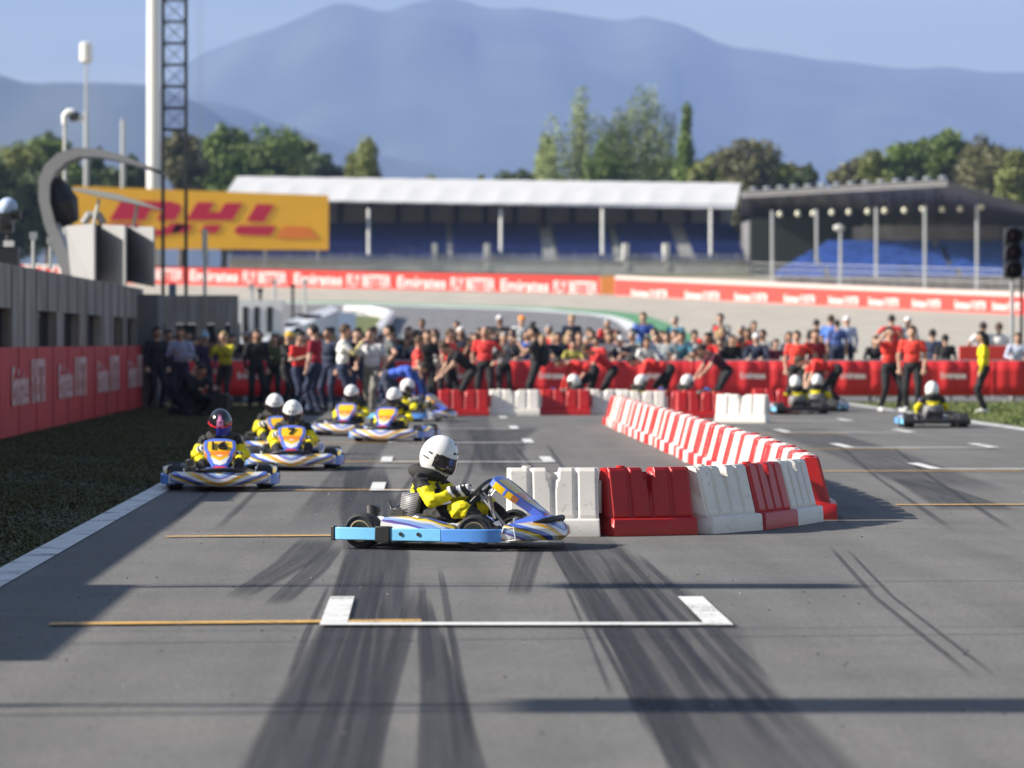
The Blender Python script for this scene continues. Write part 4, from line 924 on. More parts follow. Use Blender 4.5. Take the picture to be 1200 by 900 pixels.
# second grey wall behind the first, facing the track end
o = empty('garage_wall', (X(230, 96), 96, 0), 0, 'dark grey windowed wall behind the spectators, right of the pit wall', 'wall')
mb = MB(); a, b = X(176, 96)-o.location.x, X(279, 96)-o.location.x; mb.box(((a+b)/2, 0, (Zp(346, 96)+Zp(379, 96))/2), (b-a, .4, Zp(346, 96)-Zp(379, 96))); mb.build('beam', CONC, o)
for px in (190, 205, 220, 236, 252, 266): mb = MB(); mb.box((X(px, 96)-o.location.x, -.21, (Zp(346, 96)+Zp(379, 96))/2), (.05, .03, Zp(346, 96)-Zp(379, 96))); mb.build('joint_strip', JOINT, o)
mb = MB()
for px in (180, 200, 236, 258, 276): mb.box((X(px, 96)-o.location.x, 0, Zp(379, 96)/2), (.28, .38, Zp(379, 96))); 
mb.build('pier', CONC, o); mb = MB(); mb.box(((a+b)/2, 1.2, 1.0), (b-a, .1, 2.0)); mb.build('interior_shade_panel', DARK, o)  # dark sheet behind the piers stands in for the unlit interior
# block of white panels and pit exit wall
o = empty('white_cabin', (X(300, 120), 120, gz(120)), 0, 'low white cabin between the grey wall and the sloping white wall', 'cabin')
mb = MB(); mb.box((X(305, 120)-o.location.x, 0, (Zp(352, 120)-gz(120))/2), (55*120/F, 2.5, Zp(352, 120)-gz(120))); mb.build('body', WHITE, o)
for px in (290, 303, 318): mb = MB(); mb.box((X(px, 120)-o.location.x, -1.27, Zp(375, 120)-gz(120)), (.2, .03, .9)); mb.build('window', DARK, o)
o = empty('pit_exit_wall', (X(330, 140), 140, gz(140)), 0, 'white topped concrete wall climbing to the right behind the crowd', 'wall')
a0 = [P(262, 402, 112), P(388, 358, 176)]; a1 = [P(300, 404, 110), P(397, 363, 172)]; mb = MB()
ql = [v-Vector(o.location) for v in a0+a1]
bz = lambda v, Y: Vector((v.x, v.y, gz(Y)-o.location.z-.1))
mb.add([ql[0], ql[1], ql[3], ql[2], bz(ql[0], 112), bz(ql[1], 176), bz(ql[3], 172), bz(ql[2], 110)], [(0, 1, 2, 3), (0, 4, 5, 1), (1, 5, 6, 2), (2, 6, 7, 3), (3, 7, 4, 0)]); mb.build('wall', new_mat('pale_wall', (.62, .64, .68), .7, vary=.06), o)
mb = MB(); 
for t in (.15, .4, .65): c_ = ql[0].lerp(ql[1], t).lerp(ql[2].lerp(ql[3], t), .4); mb.box(c_+Vector((0, 0, .05)), (.5, 5, .1), -.1)
mb.build('rubber_strip', DARK, o)
o = empty('direction_board', (X(400, 178), 178, gz(178)), 0, 'low pale blue board at the right end of the sloping white wall', 'board')
mb = MB(); mb.box((0, 0, (Zp(366, 178)-gz(178))/2), (34*178/F, .2, Zp(366, 178)-gz(178))); mb.build('panel', new_mat('pale_blue_board', (.35, .45, .62), .6), o)
for k, (px, tp) in enumerate(((295, 336), (305, 340), (322, 330), (343, 335), (357, 329))):
    Y = 128+8*k; mb = MB(); mb.cyl((0, 0, 0), (0, 0, Zp(tp, Y)-gz(Y)), .07, n=6); mb.box((0, 0, Zp(tp, Y)-gz(Y)), (.22, .2, .16)); q = mb.build('post', [STEEL, DARK][k % 2]); q.location = (X(px, Y), Y, gz(Y))
    tag(q, '%s thin post from the left above the white cabin and sloping wall' % ['first', 'second', 'third', 'fourth', 'fifth'][k], 'post', 'posts behind the white wall')
mb = MB(); Y = 96; mb.cyl((0, 0, 0), (0, 0, Zp(300, Y)), .05, n=6); mb.box((0, 0, Zp(285, Y)), (.14, .14, .8)); q = mb.build('pole', STEEL); q.location = (X(240, Y), Y, 0); tag(q, 'grey pole with slim grey box at its top in front of the billboard', 'pole')

# ------------------------------------------------------------------ curved canopy, boards and camera positions above the wall
Y = 79.5; LG = new_mat('light_grey_sheet', (.33, .33, .34), .5, vary=.05, scale=1); o = empty('canopy', (X(80, Y), Y, 0), 0, 'large curved grey crescent canopy above the pit wall', 'canopy'); oo = Vector(o.location)
outer = [(193, 205), (170, 193), (145, 183), (118, 176), (92, 174), (70, 181), (55, 195), (48, 213), (48, 235), (54, 262), (64, 290), (76, 322), (92, 332)]
inner = [(193, 203), (168, 197), (143, 190), (118, 185), (95, 185), (80, 191), (68, 202), (61, 217), (61, 237), (67, 262), (78, 288), (92, 318), (92, 332)]
mb = MB(); rings = [[P(a[0], a[1], Y)-oo-Vector((0, .55, 0)), P(b[0], b[1], Y)-oo-Vector((0, .55, 0)), P(b[0], b[1], Y)-oo+Vector((0, .55, 0)), P(a[0], a[1], Y)-oo+Vector((0, .55, 0))] for a, b in zip(outer, inner)]
mb.loft(rings); mb.build('shell', LG, o, True)
mb = MB(); mb.tube([P(62, 210, Y)-oo, P(72, 240, Y)-oo, P(84, 262, Y)-oo], [.2, .42, .2], 8); mb.build('dark_body', BLACK, o)  # black rounded body inside the crescent
mb = MB(); wing = [(86, 222, 2), (110, 226, 6), (140, 232, 7), (170, 240, 4), (189, 246, 1)]
mb.loft([[P(a, b-c/2, Y-1)-oo+Vector((0, -.4, 0)), P(a, b+c/2, Y-1)-oo+Vector((0, -.4, 0)), P(a, b+c/2, Y-1)-oo+Vector((0, .4, 0)), P(a, b-c/2, Y-1)-oo+Vector((0, .4, 0))] for a, b, c in wing]); mb.build('wing', CONCL, o, True)
for a, b in (((116, 233), (110, 262)), ((161, 240), (156, 266))): mb = MB(); mb.cyl(P(*a, Y-1)-oo, P(*b, Y-1)-oo, .04, n=8); mb.build('strut', CONCL, o)
mb = MB(); mb.tube([P(100, 330, Y)-oo, P(90, 400, Y)-oo, P(90, 460, Y)-oo], .3, 8); mb.build('leg', LG, o)
o = empty('folded_screen', (X(135, 78.5), 78.5, 0), 0, 'folded grey sheet screen of three fins beside the curved canopy', 'screen'); oo = Vector(o.location)
pts = [(77, 265, 78.9), (110, 262, 77.2), (111, 263, 78.9), (146, 264, 77.2), (147, 265, 78.9), (180, 266, 77.4)]
for i in range(0, 6, 2):
    a, b = pts[i], pts[i+1]; mb = MB(); ba = 322 if i == 0 else 330
    mb.prism([P(a[0]+(6 if i == 0 else 0), ba, a[2])-oo, P(b[0], 336, b[2])-oo, P(b[0], b[1], b[2])-oo, P(a[0], a[1], a[2])-oo], (.03, .05, 0)); mb.build('fin', LG, o)
    if i: c_ = pts[i-1]; mb = MB(); mb.prism([P(c_[0], 336, c_[2])-oo, P(a[0], 330, a[2])-oo, P(a[0], a[1], a[2])-oo, P(c_[0], c_[1], c_[2])-oo], (.04, 0, 0)); mb.build('fold', LG, o)
mb = MB(); mb.box((0, .6, 1.3), (2.0, 1.6, 2.6)); mb.build('base', CONCD, o)
mb = MB(); mb.tube([P(98, 262, 78.6)-oo, P(104, 252, 78.6)-oo, P(116, 252, 78.6)-oo, P(121, 262, 78.6)-oo], .1, 8); mb.build('roof_unit', LG, o); 
# broadcast camera on a stand at the far left
o = empty('broadcast_camera', (X(10, 56), 56, 2.74), 0, 'black and white broadcast camera on a stand at the left edge above the wall', 'camera')
mb = MB(); mb.box((0, 0, .12), (.34, .4, .4)); mb.cyl((0, 0, .3), (0, 0, .55), .05); mb.build('stand', DARK, o); mb = MB(); mb.box((-.02, 0, .72), (.2, .4, .3)); mb.cyl((0, -.2, .74), (0, -.5, .74), .09); mb.box((.14, 0, .85), (.12, .2, .14)); mb.build('camera_body', BLACK, o, bevel=.01)
mb = MB(); mb.box((.02, -.1, .36), (.16, .2, .12)); mb.build('white_box', WHITE, o)
mb = MB(); mb.ell((-.02, .1, .98), (.16, .2, .16)); mb.build('rain_cover', new_mat('pale_blue_cover', (.4, .5, .7), .5), o, True)

# start lights at the right edge
Y = 88; o = empty('start_lights', (X(1186, Y), Y, 0), 0, 'tall grey pole carrying three stacked black signal lamps at the right edge', 'signal'); zt = Zp(268, Y)
mb = MB(); mb.cyl((0, 0, 0), (0, 0, zt), .055, n=10); mb.build('pole', STEEL, o)
for i in range(3):
    zc = Zp(276+20*i, Y)
    mb = MB(); mb.box((.0, 0, zc), (.42, .3, .42)); l_ = mb.build('lamp_housing', BLACK, o, bevel=.03)
    mb = MB()
    for dx in (-.02, .26): mb.tube([(dx, -.14, zc+.02), (dx, -.42, zc-.02)], [.2, .22], 16, cap=False)
    mb.build('hood', BLACK, l_); mb = MB(); mb.ell((0, -.16, zc), (.15, .05, .15), 8, 12); mb.build('lens', new_mat('dark_lens', (.05, .012, .01), .15) if i == 0 else bpy.data.materials['dark_lens'], l_, True)
mb = MB(); mb.cyl((0, 0, 0), (0, 0, 3.6), .04, n=8); q = mb.build('pole', DARK); q.location = (X(1197, 90), 90, 0); tag(q, 'second thinner dark pole at the right edge beside the signal pole', 'pole')

# ------------------------------------------------------------------ water filled barriers
BW = new_mat('white_barrier_plastic', (.80, .75, .70), .42, vary=.06, scale=3); BR_ = new_mat('red_barrier_plastic', (.55, .018, .02), .38, vary=.12, scale=3)
for m_ in (BW, BR_):   # scuffs and dirt low down on the moulding
    n = m_.node_tree.nodes; l = m_.node_tree.links.new; b = n['Principled BSDF']; src = b.inputs['Base Color'].links[0].from_socket
    t = n.new('ShaderNodeTexCoord'); q = n.new('ShaderNodeTexNoise'); q.inputs['Scale'].default_value = 18; q.inputs['Detail'].default_value = 8; q.inputs['Roughness'].default_value = .75; l(t.outputs['Object'], q.inputs['Vector'])
    oi = n.new('ShaderNodeObjectInfo'); va = n.new('ShaderNodeVectorMath'); va.operation = 'ADD'; l(t.outputs['Object'], va.inputs[0]); l(oi.outputs['Random'], va.inputs[1]); l(va.outputs[0], q.inputs['Vector'])
    r = n.new('ShaderNodeValToRGB'); r.color_ramp.elements[0].position = .56; r.color_ramp.elements[1].position = .70; r.color_ramp.elements[0].color = (0, 0, 0, 1); r.color_ramp.elements[1].color = (.5, .5, .5, 1); l(q.outputs['Fac'], r.inputs[0])
    mx_ = n.new('ShaderNodeMixRGB'); l(r.outputs[0], mx_.inputs[0]); hs = n.new('ShaderNodeHueSaturation'); l(src, hs.inputs['Color']); vv = n.new('ShaderNodeMapRange'); l(oi.outputs['Random'], vv.inputs['Value']); vv.inputs['To Min'].default_value = .78; vv.inputs['To Max'].default_value = 1.08; l(vv.outputs[0], hs.inputs['Value']); l(hs.outputs[0], mx_.inputs[1]); mx_.inputs[2].default_value = (.12, .09, .08, 1); l(mx_.outputs[0], b.inputs['Base Color'])
def barrier_mesh():
    L_ = .71; H_ = .52; mb = MB(); nu = 142; prof_z = [0, .015, .12, .132, .136, .145]+[.17+.02*i for i in range(17)]+[.505, .515, .52]
    def half(u, z):
        if z <= .12: return .232-.006*(z/.12)
        if z <= .134: return .218
        t = (z-.136)/(H_-.136); t = max(0, t); base = .165-.10*t
        # four upright lobes
        ph = (u*4) % 1.0; lobe = .010*(1 if .14 < ph < .86 else (-1 if ph < .07 or ph > .93 else (-1+2*((ph-.07)/.07 if ph < .5 else (.93-ph)/.07))))
        base += lobe*(1 if t > 0 else 0)
        # central V groove, wide at the top and closing downwards
        vw = .058*max(0, (t-.30)/.70); d_ = abs(u-.5)*L_
        if vw > 0 and d_ < vw: base -= .045*min(1, (vw-d_)/.028)*min(1, (t-.3)*3)
        if z > .512: base -= .018
        return base
    us = [i/nu for i in range(nu+1)]
    def topdrop(u):
        d_ = abs(u-.5)*L_; ph = (u*4) % 1.0
        return .035*min(1, max(0, (.055-d_)/.012))
    rings = []
    for u in us:
        x = (u-.5)*L_; fl = 1 if 0 < u < 1 else .985
        ring = []
        for z_ in prof_z: ring.append(Vector((x*(1 if z_ < .12 else .985), -half(u, z_)*fl, z_-(topdrop(u) if z_ > .45 else 0))))
        for z_ in reversed(prof_z): ring.append(Vector((x*(1 if z_ < .12 else .985), half(u, z_)*fl, z_-(topdrop(u) if z_ > .45 else 0))))
        rings.append(ring)
    # arched recess under the base skirt
    mb.loft(rings); return mb
bar0 = {}
for nm, m_ in (('w', BW), ('r', BR_)):
    o = empty('water_barrier', (0, 0, 0)); b = barrier_mesh().build('body', m_, o, smooth=True, ang=70)
    mb = MB(); mb.cyl((.36, 0, .17), (.36, 0, .42), .025, n=10); mb.build('joint', m_, o, smooth=True)
    mb = MB(); mb.cyl((-.2, 0, .515), (-.2, 0, .535), .035, n=14); mb.build('filler_cap', m_, o); bar0[nm] = o
used_b = set()
ORD = ['first', 'second', 'third', 'fourth', 'fifth', 'sixth', 'seventh', 'eighth', 'ninth', 'tenth', 'eleventh', 'twelfth', 'thirteenth', 'fourteenth', 'fifteenth', 'sixteenth', 'seventeenth', 'eighteenth', 'nineteenth']
def ordw(n):
    if n < 19: return ORD[n]
    tens = ['', '', 'twenty', 'thirty', 'forty', 'fifty', 'sixty', 'seventy', 'eighty', 'ninety']; n += 1; t, u = divmod(n, 10)
    if u == 0: return {20: 'twentieth', 30: 'thirtieth', 40: 'fortieth', 50: 'fiftieth', 60: 'sixtieth', 70: 'seventieth', 80: 'eightieth', 90: 'ninetieth'}[n]
    return tens[t]+'-'+ORD[u-1]
def barrier(x, y, rz, c, label, sx=1, sz=1, group='red and white plastic track barriers'):
    o = bar0[c] if c not in used_b else copy_tree(bar0[c]); used_b.add(c)
    o.location = (x, y, .008); o.rotation_euler = (0, 0, rz); o.scale = (sx, 1, sz); tag(o, label, 'barrier', group); return o
def chain(pts, L_, cols, lab, start=0, sx=1, jit=.012):
    """units of length L_ laid end to end along a path"""
    pts = [Vector(p) for p in pts]; d = [0]
    for a, b in zip(pts, pts[1:]): d.append(d[-1]+(b-a).length)
    def at(s):
        for i in range(len(pts)-1):
            if s <= d[i+1] or i == len(pts)-2: return pts[i]+(pts[i+1]-pts[i])*((s-d[i])/(d[i+1]-d[i]))
    n = int(d[-1]/L_+.3); ct = 0
    for i in range(n):
        a, b = at(i*L_), at((i+1)*L_); m_ = (a+b)/2; c = cols[i % len(cols)]
        barrier(m_.x+random.uniform(-jit, jit)*1.6, m_.y, math.atan2(b.y-a.y, b.x-a.x)+random.uniform(-.05, .05), c, lab(i, c), sx)
CN = {'w': 'white', 'r': 'red'}
front = [(.62, 26.40), (1.35, 26.42), (2.06, 26.68), (2.51, 27.25), (2.83, 27.86), (3.10, 28.48)]
fl = ['white water barrier half hidden behind the nose of the nearest kart', 'large red water barrier right of the nose of the nearest kart', 'white water barrier between the two red ones of the front row', 'red water barrier second from the right in the front row', 'white water barrier at the right hand corner of the front row']
fcol = 'wrwrw'
for i in range(5):
    a, b = Vector(front[i]), Vector(front[i+1]); m_ = (a+b)/2
    barrier(m_.x, m_.y, math.atan2(b.y-a.y, b.x-a.x), fcol[i], fl[i])
back = [(3.27, 28.72), (3.36, 30.2), (3.46, 34), (3.48, 40), (3.50, 46), (3.49, 54), (3.47, 62.5)]
chain(back, .715, 'rwrw', lambda i, c: '%s barrier, %s behind the corner in the long row leading away' % (CN[c], ordw(i)))
# far rows
Yf = 70
xs_ = [(543, 'r'), (603, 'w'), (663, 'r'), (708, 'w')]
for k, (px, c) in enumerate(xs_): barrier(X(px, 69.5), 69.5+.2*k, random.uniform(-.03, .03), c, ['red barrier at the left end of the far row', 'white barrier second from left in the far row', 'red barrier third from left in the far row', 'white barrier in the far row touching the long row'][k], 1.46)
for k, (px, c, Yk) in enumerate([(752, 'w', 68), (785, 'r', 69), (820, 'r', 67), (870, 'w', 63.5), (908, 'r', 71)]):
    barrier(X(px, Yk), Yk, random.uniform(-.12, .12)-(.35 if k == 3 else 0), c, ['white barrier just behind the far end of the long row', 'red barrier behind the long row, left one of two', 'red barrier behind the long row, right one of two', 'white barrier right of the red pair behind the long row', 'red barrier at the right end of the far row beside a kart'][k], 1.35)

# ------------------------------------------------------------------ spectator fence with red banners
YF_ = 85.0; fx = [-5.9+2.5*i for i in range(10)]
def banner_mesh():
    mb = MB(); vs = []; fs = []; n = 50
    for i in range(n+1):
        x = 2.5*i/n; y = .03*math.sin(x*7+1)+.018*math.sin(x*17)
        for z_ in (.16, .45, .75, 1.02): vs.append((x, -.05+y*(.6+z_*.3), z_))
    for i in range(n):
        for k in range(3): a = i*4+k; fs.append((a, a+4, a+5, a+1))
    mb.add(vs, fs); return mb
proto = empty('crowd_barrier', (0, 0, 0)); bnr = banner_mesh().build('banner', RED, proto, smooth=True, fixn=False)
sm = bnr.modifiers.new('s', 'SOLIDIFY'); sm.thickness = .006
mb = MB(); mb.tube([(.03, 0, .1), (.03, 0, 1.03), (2.47, 0, 1.03), (2.47, 0, .1)], .02, 8); mb.tube([(.03, 0, .16), (2.47, 0, .16)], .015, 6)
for i in range(14): mb.cyl((.2+i*.165, 0, .16), (.2+i*.165, 0, 1.03), .008, n=4)
mb.build('frame', STEEL, proto)
for x in (.3, 2.2): mb = MB(); mb.box((x, 0, .03), (.05, .6, .04)); mb.box((x, 0, .1), (.04, .05, .12)); mb.build('foot', STEEL, proto)
for i, x in enumerate(fx):
    o = proto if i == 0 else copy_tree(proto); o.location = (x, YF_+.05*math.sin(i*2.1), .012); o.rotation_euler = (0, 0, .01*math.sin(i*3.3))
    tag(o, '%s red banner panel from the left in the fence before the crowd' % ordw(i), 'barrier', 'red banner panels of the spectator fence')
for i, x in enumerate(fx):   # small printing on each banner
    o = [q for q in C.objects if q.get('group') == 'red banner panels of the spectator fence'][i]
    lettering('Emirates', TXW, o, (1.55, -.115, .66), (1, 0, 0), .62, .16, bold=.02)
mb = MB(); mb.box((0, 0, .22), (22, 2.4, .4)); q = mb.build('viewing_platform', CONC); q.location = (2.5, 94.5, .0); tag(q, 'low grey step the rear spectators stand on', 'platform')
o = empty('red_board', (X(1165, 91), 91, 0), 0, 'plain red board standing behind the fence near the right edge', 'board')
mb = MB(); mb.box((0, 0, .85), (82*91/F, .12, 1.1)); mb.build('panel', REDF, o, bevel=.01); mb = MB()
for s_ in (-.7, .7): mb.box((s_, .1, .3), (.06, .4, .6))
mb.build('stand', DARK, o); lettering('E', TXW, o, (.1, -.065, .75), (1, 0, 0), .12, .4)

# ------------------------------------------------------------------ karts
def livery(name, k=1.0, seed=0.):
    m = bpy.data.materials.new(name); m.use_nodes = True; n = m.node_tree.nodes; l = m.node_tree.links.new; b = n['Principled BSDF']
    t = n.new('ShaderNodeTexCoord'); s = n.new('ShaderNodeSeparateXYZ'); l(t.outputs['Object'], s.inputs[0])
    def M_(op, a, bb=None):
        q = n.new('ShaderNodeMath'); q.operation = op
        for i, v in enumerate((a, bb)):
            if v is None: continue
            if isinstance(v, (int, float)): q.inputs[i].default_value = v
            else: l(v, q.inputs[i])
        return q.outputs[0]
    nn = n.new('ShaderNodeTexNoise'); nn.inputs['Scale'].default_value = 5; nn.inputs['Detail'].default_value = 1
    ay = M_('ABSOLUTE', s.outputs[1]); cb = n.new('ShaderNodeCombineXYZ'); l(s.outputs[0], cb.inputs[0]); l(ay, cb.inputs[1]); l(s.outputs[2], cb.inputs[2]); l(cb.outputs[0], nn.inputs['Vector'])
    v = M_('ADD', M_('ADD', M_('MULTIPLY', s.outputs[0], .9*k), M_('MULTIPLY', ay, -1.5*k)), M_('ADD', M_('MULTIPLY', s.outputs[2], 4.6*k), M_('MULTIPLY', nn.outputs['Fac'], .22)))
    fr = M_('FRACT', M_('ADD', v, seed))
    r = n.new('ShaderNodeValToRGB'); r.color_ramp.interpolation = 'CONSTANT'; e = r.color_ramp.elements
    cols = [(0, (.07, .14, .58)), (.12, (.80, .80, .80)), (.27, (.80, .50, .02)), (.39, (.82, .24, .03)), (.44, (.8, .8, .8)), (.60, (.16, .12, .45)), (.68, (.3, .45, .8)), (.80, (.8, .8, .8)), (.88, (.78, .55, .02)), (.95, (.04, .04, .07))]
    e[0].position = 0; e[0].color = (*cols[0][1], 1); e[1].position = cols[1][0]; e[1].color = (*cols[1][1], 1)
    for p_, c_ in cols[2:]: q = e.new(p_); q.color = (*c_, 1)
    l(fr, r.inputs[0]); l(r.outputs[0], b.inputs['Base Color']); b.inputs['Roughness'].default_value = .3; b.inputs['Coat Weight'].default_value = .5; return m
LIV = livery('livery_stickers', 1.0, .1); LIV2 = livery('pod_stickers', .9, .62)
LB = new_mat('light_blue_plastic', (.20, .56, .88), .35, vary=.05, scale=4); LBD = new_mat('mid_blue_plastic', (.10, .30, .78), .35, vary=.05, scale=4)
KY = new_mat('kart_yellow', (.85, .52, .01), .3, coat=.4); KO = new_mat('kart_orange', (.85, .24, .02), .3, coat=.4); KB = new_mat('kart_blue', (.09, .17, .66), .3, coat=.4); KR = new_mat('kart_red', (.7, .03, .04), .3, coat=.4); KW = new_mat('kart_white', (.8, .8, .8), .3, coat=.4)
TYRE = new_mat('tyre', (.022, .022, .024), .7, vary=.3, scale=14); RIM = new_mat('gold_rim', (.45, .38, .26), .35, .8); FLOORM = new_mat('bare_tray', (.55, .55, .55), .4, .5)
def wheel(root, c, r, wd, steer=0):
    q = Matrix.Rotation(steer, 3, 'Z'); mb = MB(); rings = []; N = 28
    prof = [(.62, -.42), (.86, -.5), (.97, -.44), (1, -.3), (1, .3), (.97, .44), (.86, .5), (.62, .42)]
    for pr_, pw in prof: rings.append([Vector(c)+q@Vector((r*pr_*math.cos(a), wd*pw, r*pr_*math.sin(a))) for a in [2*math.pi*i/N for i in range(N)]])
    mb.loft(rings, cap=False); w_ = mb.build('wheel', TYRE, root, True); mb = MB()
    for s_ in (-1, 1):
        mb.loft([[Vector(c)+q@Vector((r*pp*math.cos(a), wd*s_*ww, r*pp*math.sin(a))) for a in [2*math.pi*i/24 for i in range(24)]] for pp, ww in ((.64, .44), (.56, .45), (.5, .25), (.22, .2), (.2, .36), (.05, .36))], cap=False)
    mb.build('rim', RIM, w_, True); return w_
def make_kart(steer=R(14)):
    k = empty('kart', (0, 0, 0))
    # tray and chassis tubes
    mb = MB(); mb.prism([(-.52, -.26, .045), (.62, -.26, .045), (.74, -.16, .045), (.74, .16, .045), (.62, .26, .045), (-.52, .26, .045)], (0, 0, .012)); mb.build('floor_tray', FLOORM, k)
    mb = MB()
    for s_ in (-1, 1):
        mb.tube([(-.58, s_*.28, .10), (-.3, s_*.29, .08), (.2, s_*.27, .075), (.5, s_*.2, .075), (.82, s_*.17, .08)], .014, 8)
        mb.tube([(-.12, s_*.28, .08), (-.12, s_*.52, .08), (.18, s_*.52, .08), (.18, s_*.27, .08)], .012, 8)
    mb.tube([(.82, -.2, .08), (.82, .2, .08)], .013, 8); mb.tube([(.42, -.4, .1), (.42, .4, .1)], .016, 8); mb.build('chassis', STEEL, k, True)
    mb = MB(); mb.cyl((-.42, -.5, .125), (-.42, .5, .125), .02, n=12); mb.build('rear_axle', CHROME, k)
    for x, y, st in ((-.42, .47, 0), (-.42, -.47, 0), (.42, .45, steer), (.42, -.45, steer)): wheel(k, (x, y, .125), .125, .19 if x < 0 else .13, st)
    # wrap-round side protection
    for s_ in (-1, 1):
        def band(pts, z0, z1, th, mat, nm='side_bumper', par=k):
            mb = MB(); rings = []
            for p in pts: rings.append([Vector((p[0], s_*p[1], z0)), Vector((p[0], s_*p[1], z1)), Vector((p[0]*.99, s_*(p[1]-th), z1)), Vector((p[0]*.99, s_*(p[1]-th), z0))])
            mb.loft(rings); return mb.build(nm, mat, par, True, bevel=.006)
        sb_ = band([(-.60, .585), (-.55, .60), (-.28, .602)], .062, .152, .035, LB)
        band([(-.17, .60), (.0, .605), (.22, .602)], .062, .152, .035, LB); band([(.222, .602), (.32, .602), (.42, .598), (.49, .588), (.55, .572), (.60, .546), (.64, .505), (.655, .47)], .06, .154, .035, LBD)
        band([(-.635, .58), (-.602, .59)], .055, .16, .05, BLACK, 'end_cap'); band([(-.28, .612), (-.17, .612)], .05, .165, .05, BLACK, 'strap')
        for x in (-.085, .05): mb = MB(); mb.cyl((x, s_*.60, .112), (x, s_*.612, .112), .014, n=12); mb.build('bolt', DARK, sb_)
        mb = MB(); rings = []
        for x, o_, zt in ((-.29, .50, .17), (-.25, .57, .225), (-.1, .585, .235), (.1, .585, .225), (.24, .57, .19), (.30, .54, .165)):
            rings.append([Vector((x, s_*.36, .10)), Vector((x, s_*.36, zt-.02)), Vector((x, s_*(o_-.08), zt)), Vector((x, s_*(o_-.005), zt-.02)), Vector((x, s_*(o_-.01), .165)), Vector((x, s_*(o_-.02), .10))])
        mb.loft(rings); mb.build('side_pod', LIV2, k, True)
    mb = MB(); mb.tube([(-.60, -.56, .11), (-.63, -.4, .11), (-.64, 0, .11), (-.63, .4, .11), (-.60, .56, .11)], .038, 10); mb.build('rear_bumper', BLACK, k, True)
    # nose: a wide low wing, upswept towards its ends, livery all over
    mb = MB(); rings = []
    for i in range(25):
        t = -1+2*i/24; y = t*.5; at = abs(t); xf = .96-.20*at**2.2; xb = .66-.03*at; zb = .055+.025*at; zt = .212-.045*at+.03*at**3; zm = .135+.03*at
        if at > .93: zt -= .03; xf -= .03
        rings.append([Vector((xb, y, zb)), Vector((xf-.04, y, zb)), Vector((xf, y, zb+.035)), Vector((xf-.005, y, zm)), Vector((xf-.05, y, zt-.012)), Vector((xf-.13+.05*at, y, zt)), Vector((xb+.02, y, zt-.01)), Vector((xb, y, zb+.04))])
    mb.loft(rings); mb.build('nose_cone', LIV, k, True)
    mb = MB(); mb.tube([(.80, -.25, .185), (.875, -.2, .205), (.905, -.1, .215), (.91, 0, .215), (.905, .1, .215), (.875, .2, .205), (.80, .25, .185)], [.015, .022, .022, .022, .022, .022, .015], 10); mb.build('front_bumper', BLACK, k, True)
    for s_ in (-1, 1): mb = MB(); mb.tube([(.62, s_*.502, .065), (.66, s_*.505, .165), (.735, s_*.503, .17), (.75, s_*.503, .08), (.62, s_*.502, .06)], .006, 6); mb.build('white_trim', KW, k)
    mb = MB(); rings = []
    for x, w_, z0_, z1_ in ((.64, .30, .17, .20), (.74, .22, .165, .235), (.84, .15, .15, .235), (.9, .1, .14, .19)):
        rings.append([Vector((x, -w_, z0_)), Vector((x, -w_*.55, z1_)), Vector((x, w_*.55, z1_)), Vector((x, w_, z0_))])
    mb.loft(rings); mb.build('nose_hump', KB, k, True)
    # slanted number panel
    A = Vector((.45, 0, .505)); B = Vector((.88, 0, .19)); ax = (B-A); nrm = Vector((-ax.z, 0, ax.x)).normalized(); nrm = nrm if nrm.x > 0 else -nrm
    prof = [(0, .10, 0), (.03, .125, 1), (.10, .14, 1), (.38, .13, 1), (.44, .11, 2), (.58, .085, 2), (.62, .075, 3), (.78, .06, 3), (.82, .06, 4), (1, .055, 4)]
    bands = [(0, .08, KB), (.08, .38, KY), (.38, .50, KO), (.50, .84, LIV), (.84, 1.0, KR)]
    hw = interp([(0, .11), (.04, .15), (.12, .168), (.36, .155), (.5, .12), (.62, .09), (1, .065)])
    mb = MB(); rings = []; N = 20
    mats = [b_[2] for b_ in bands]
    for bi, (t0, t1, m_) in enumerate(bands):
        mb.mi = bi; rings = []
        for i in range(5):
            t = t0+(t1-t0)*i/4; c = A+ax*t; w_ = hw(t); dp = .05
            rings.append([c+Vector((0, -w_, 0))-nrm*dp, c+Vector((0, -w_, 0)), c+Vector((0, -w_*.5, 0))+nrm*.012, c+Vector((0, w_*.5, 0))+nrm*.012, c+Vector((0, w_, 0)), c+Vector((0, w_, 0))-nrm*dp])
        mb.loft(rings)
    pn = mb.build('front_panel', mats, k, True)
    mb = MB()
    for s_ in (-1, 1):      # blue and white flashes down the panel's edges
        for t0, t1, off_, wd_ in ((.06, .5, .014, .03), (.5, .85, .01, .014)):
            pts = [A+ax*t for t in (t0, (t0+t1)/2, t1)]; rr_ = []
            for j, c in enumerate(pts): w_ = hw((t0, (t0+t1)/2, t1)[j]); rr_.append([c+Vector((0, s_*(w_+.002), 0))-nrm*.049, c+Vector((0, s_*(w_+.002), 0))+nrm*.004, c+Vector((0, s_*(w_-wd_), 0))+nrm*.011, c+Vector((0, s_*(w_-wd_), 0))-nrm*.049])
            mb.loft(rr_)
    mb.build('side_flash', KB, pn); 
    for s_ in (-1, 1):
        mb = MB(); mb.tube([(.45, s_*.04, .46), (.38, s_*.03, .36), (.42, s_*.02, .2)], .009, 6); mb.build('panel_bracket', STEEL, k)
        mb = MB(); mb.tube([(.62, s_*.1, .1), (.75, s_*.04, .23)], .013, 6); mb.build('panel_bracket', KW, k)
    # steering
    n_ = Vector((-.72, 0, .69)).normalized(); u_ = Vector((0, 1, 0)); v_ = n_.cross(u_); c = Vector((.30, 0, .385)); mb = MB()
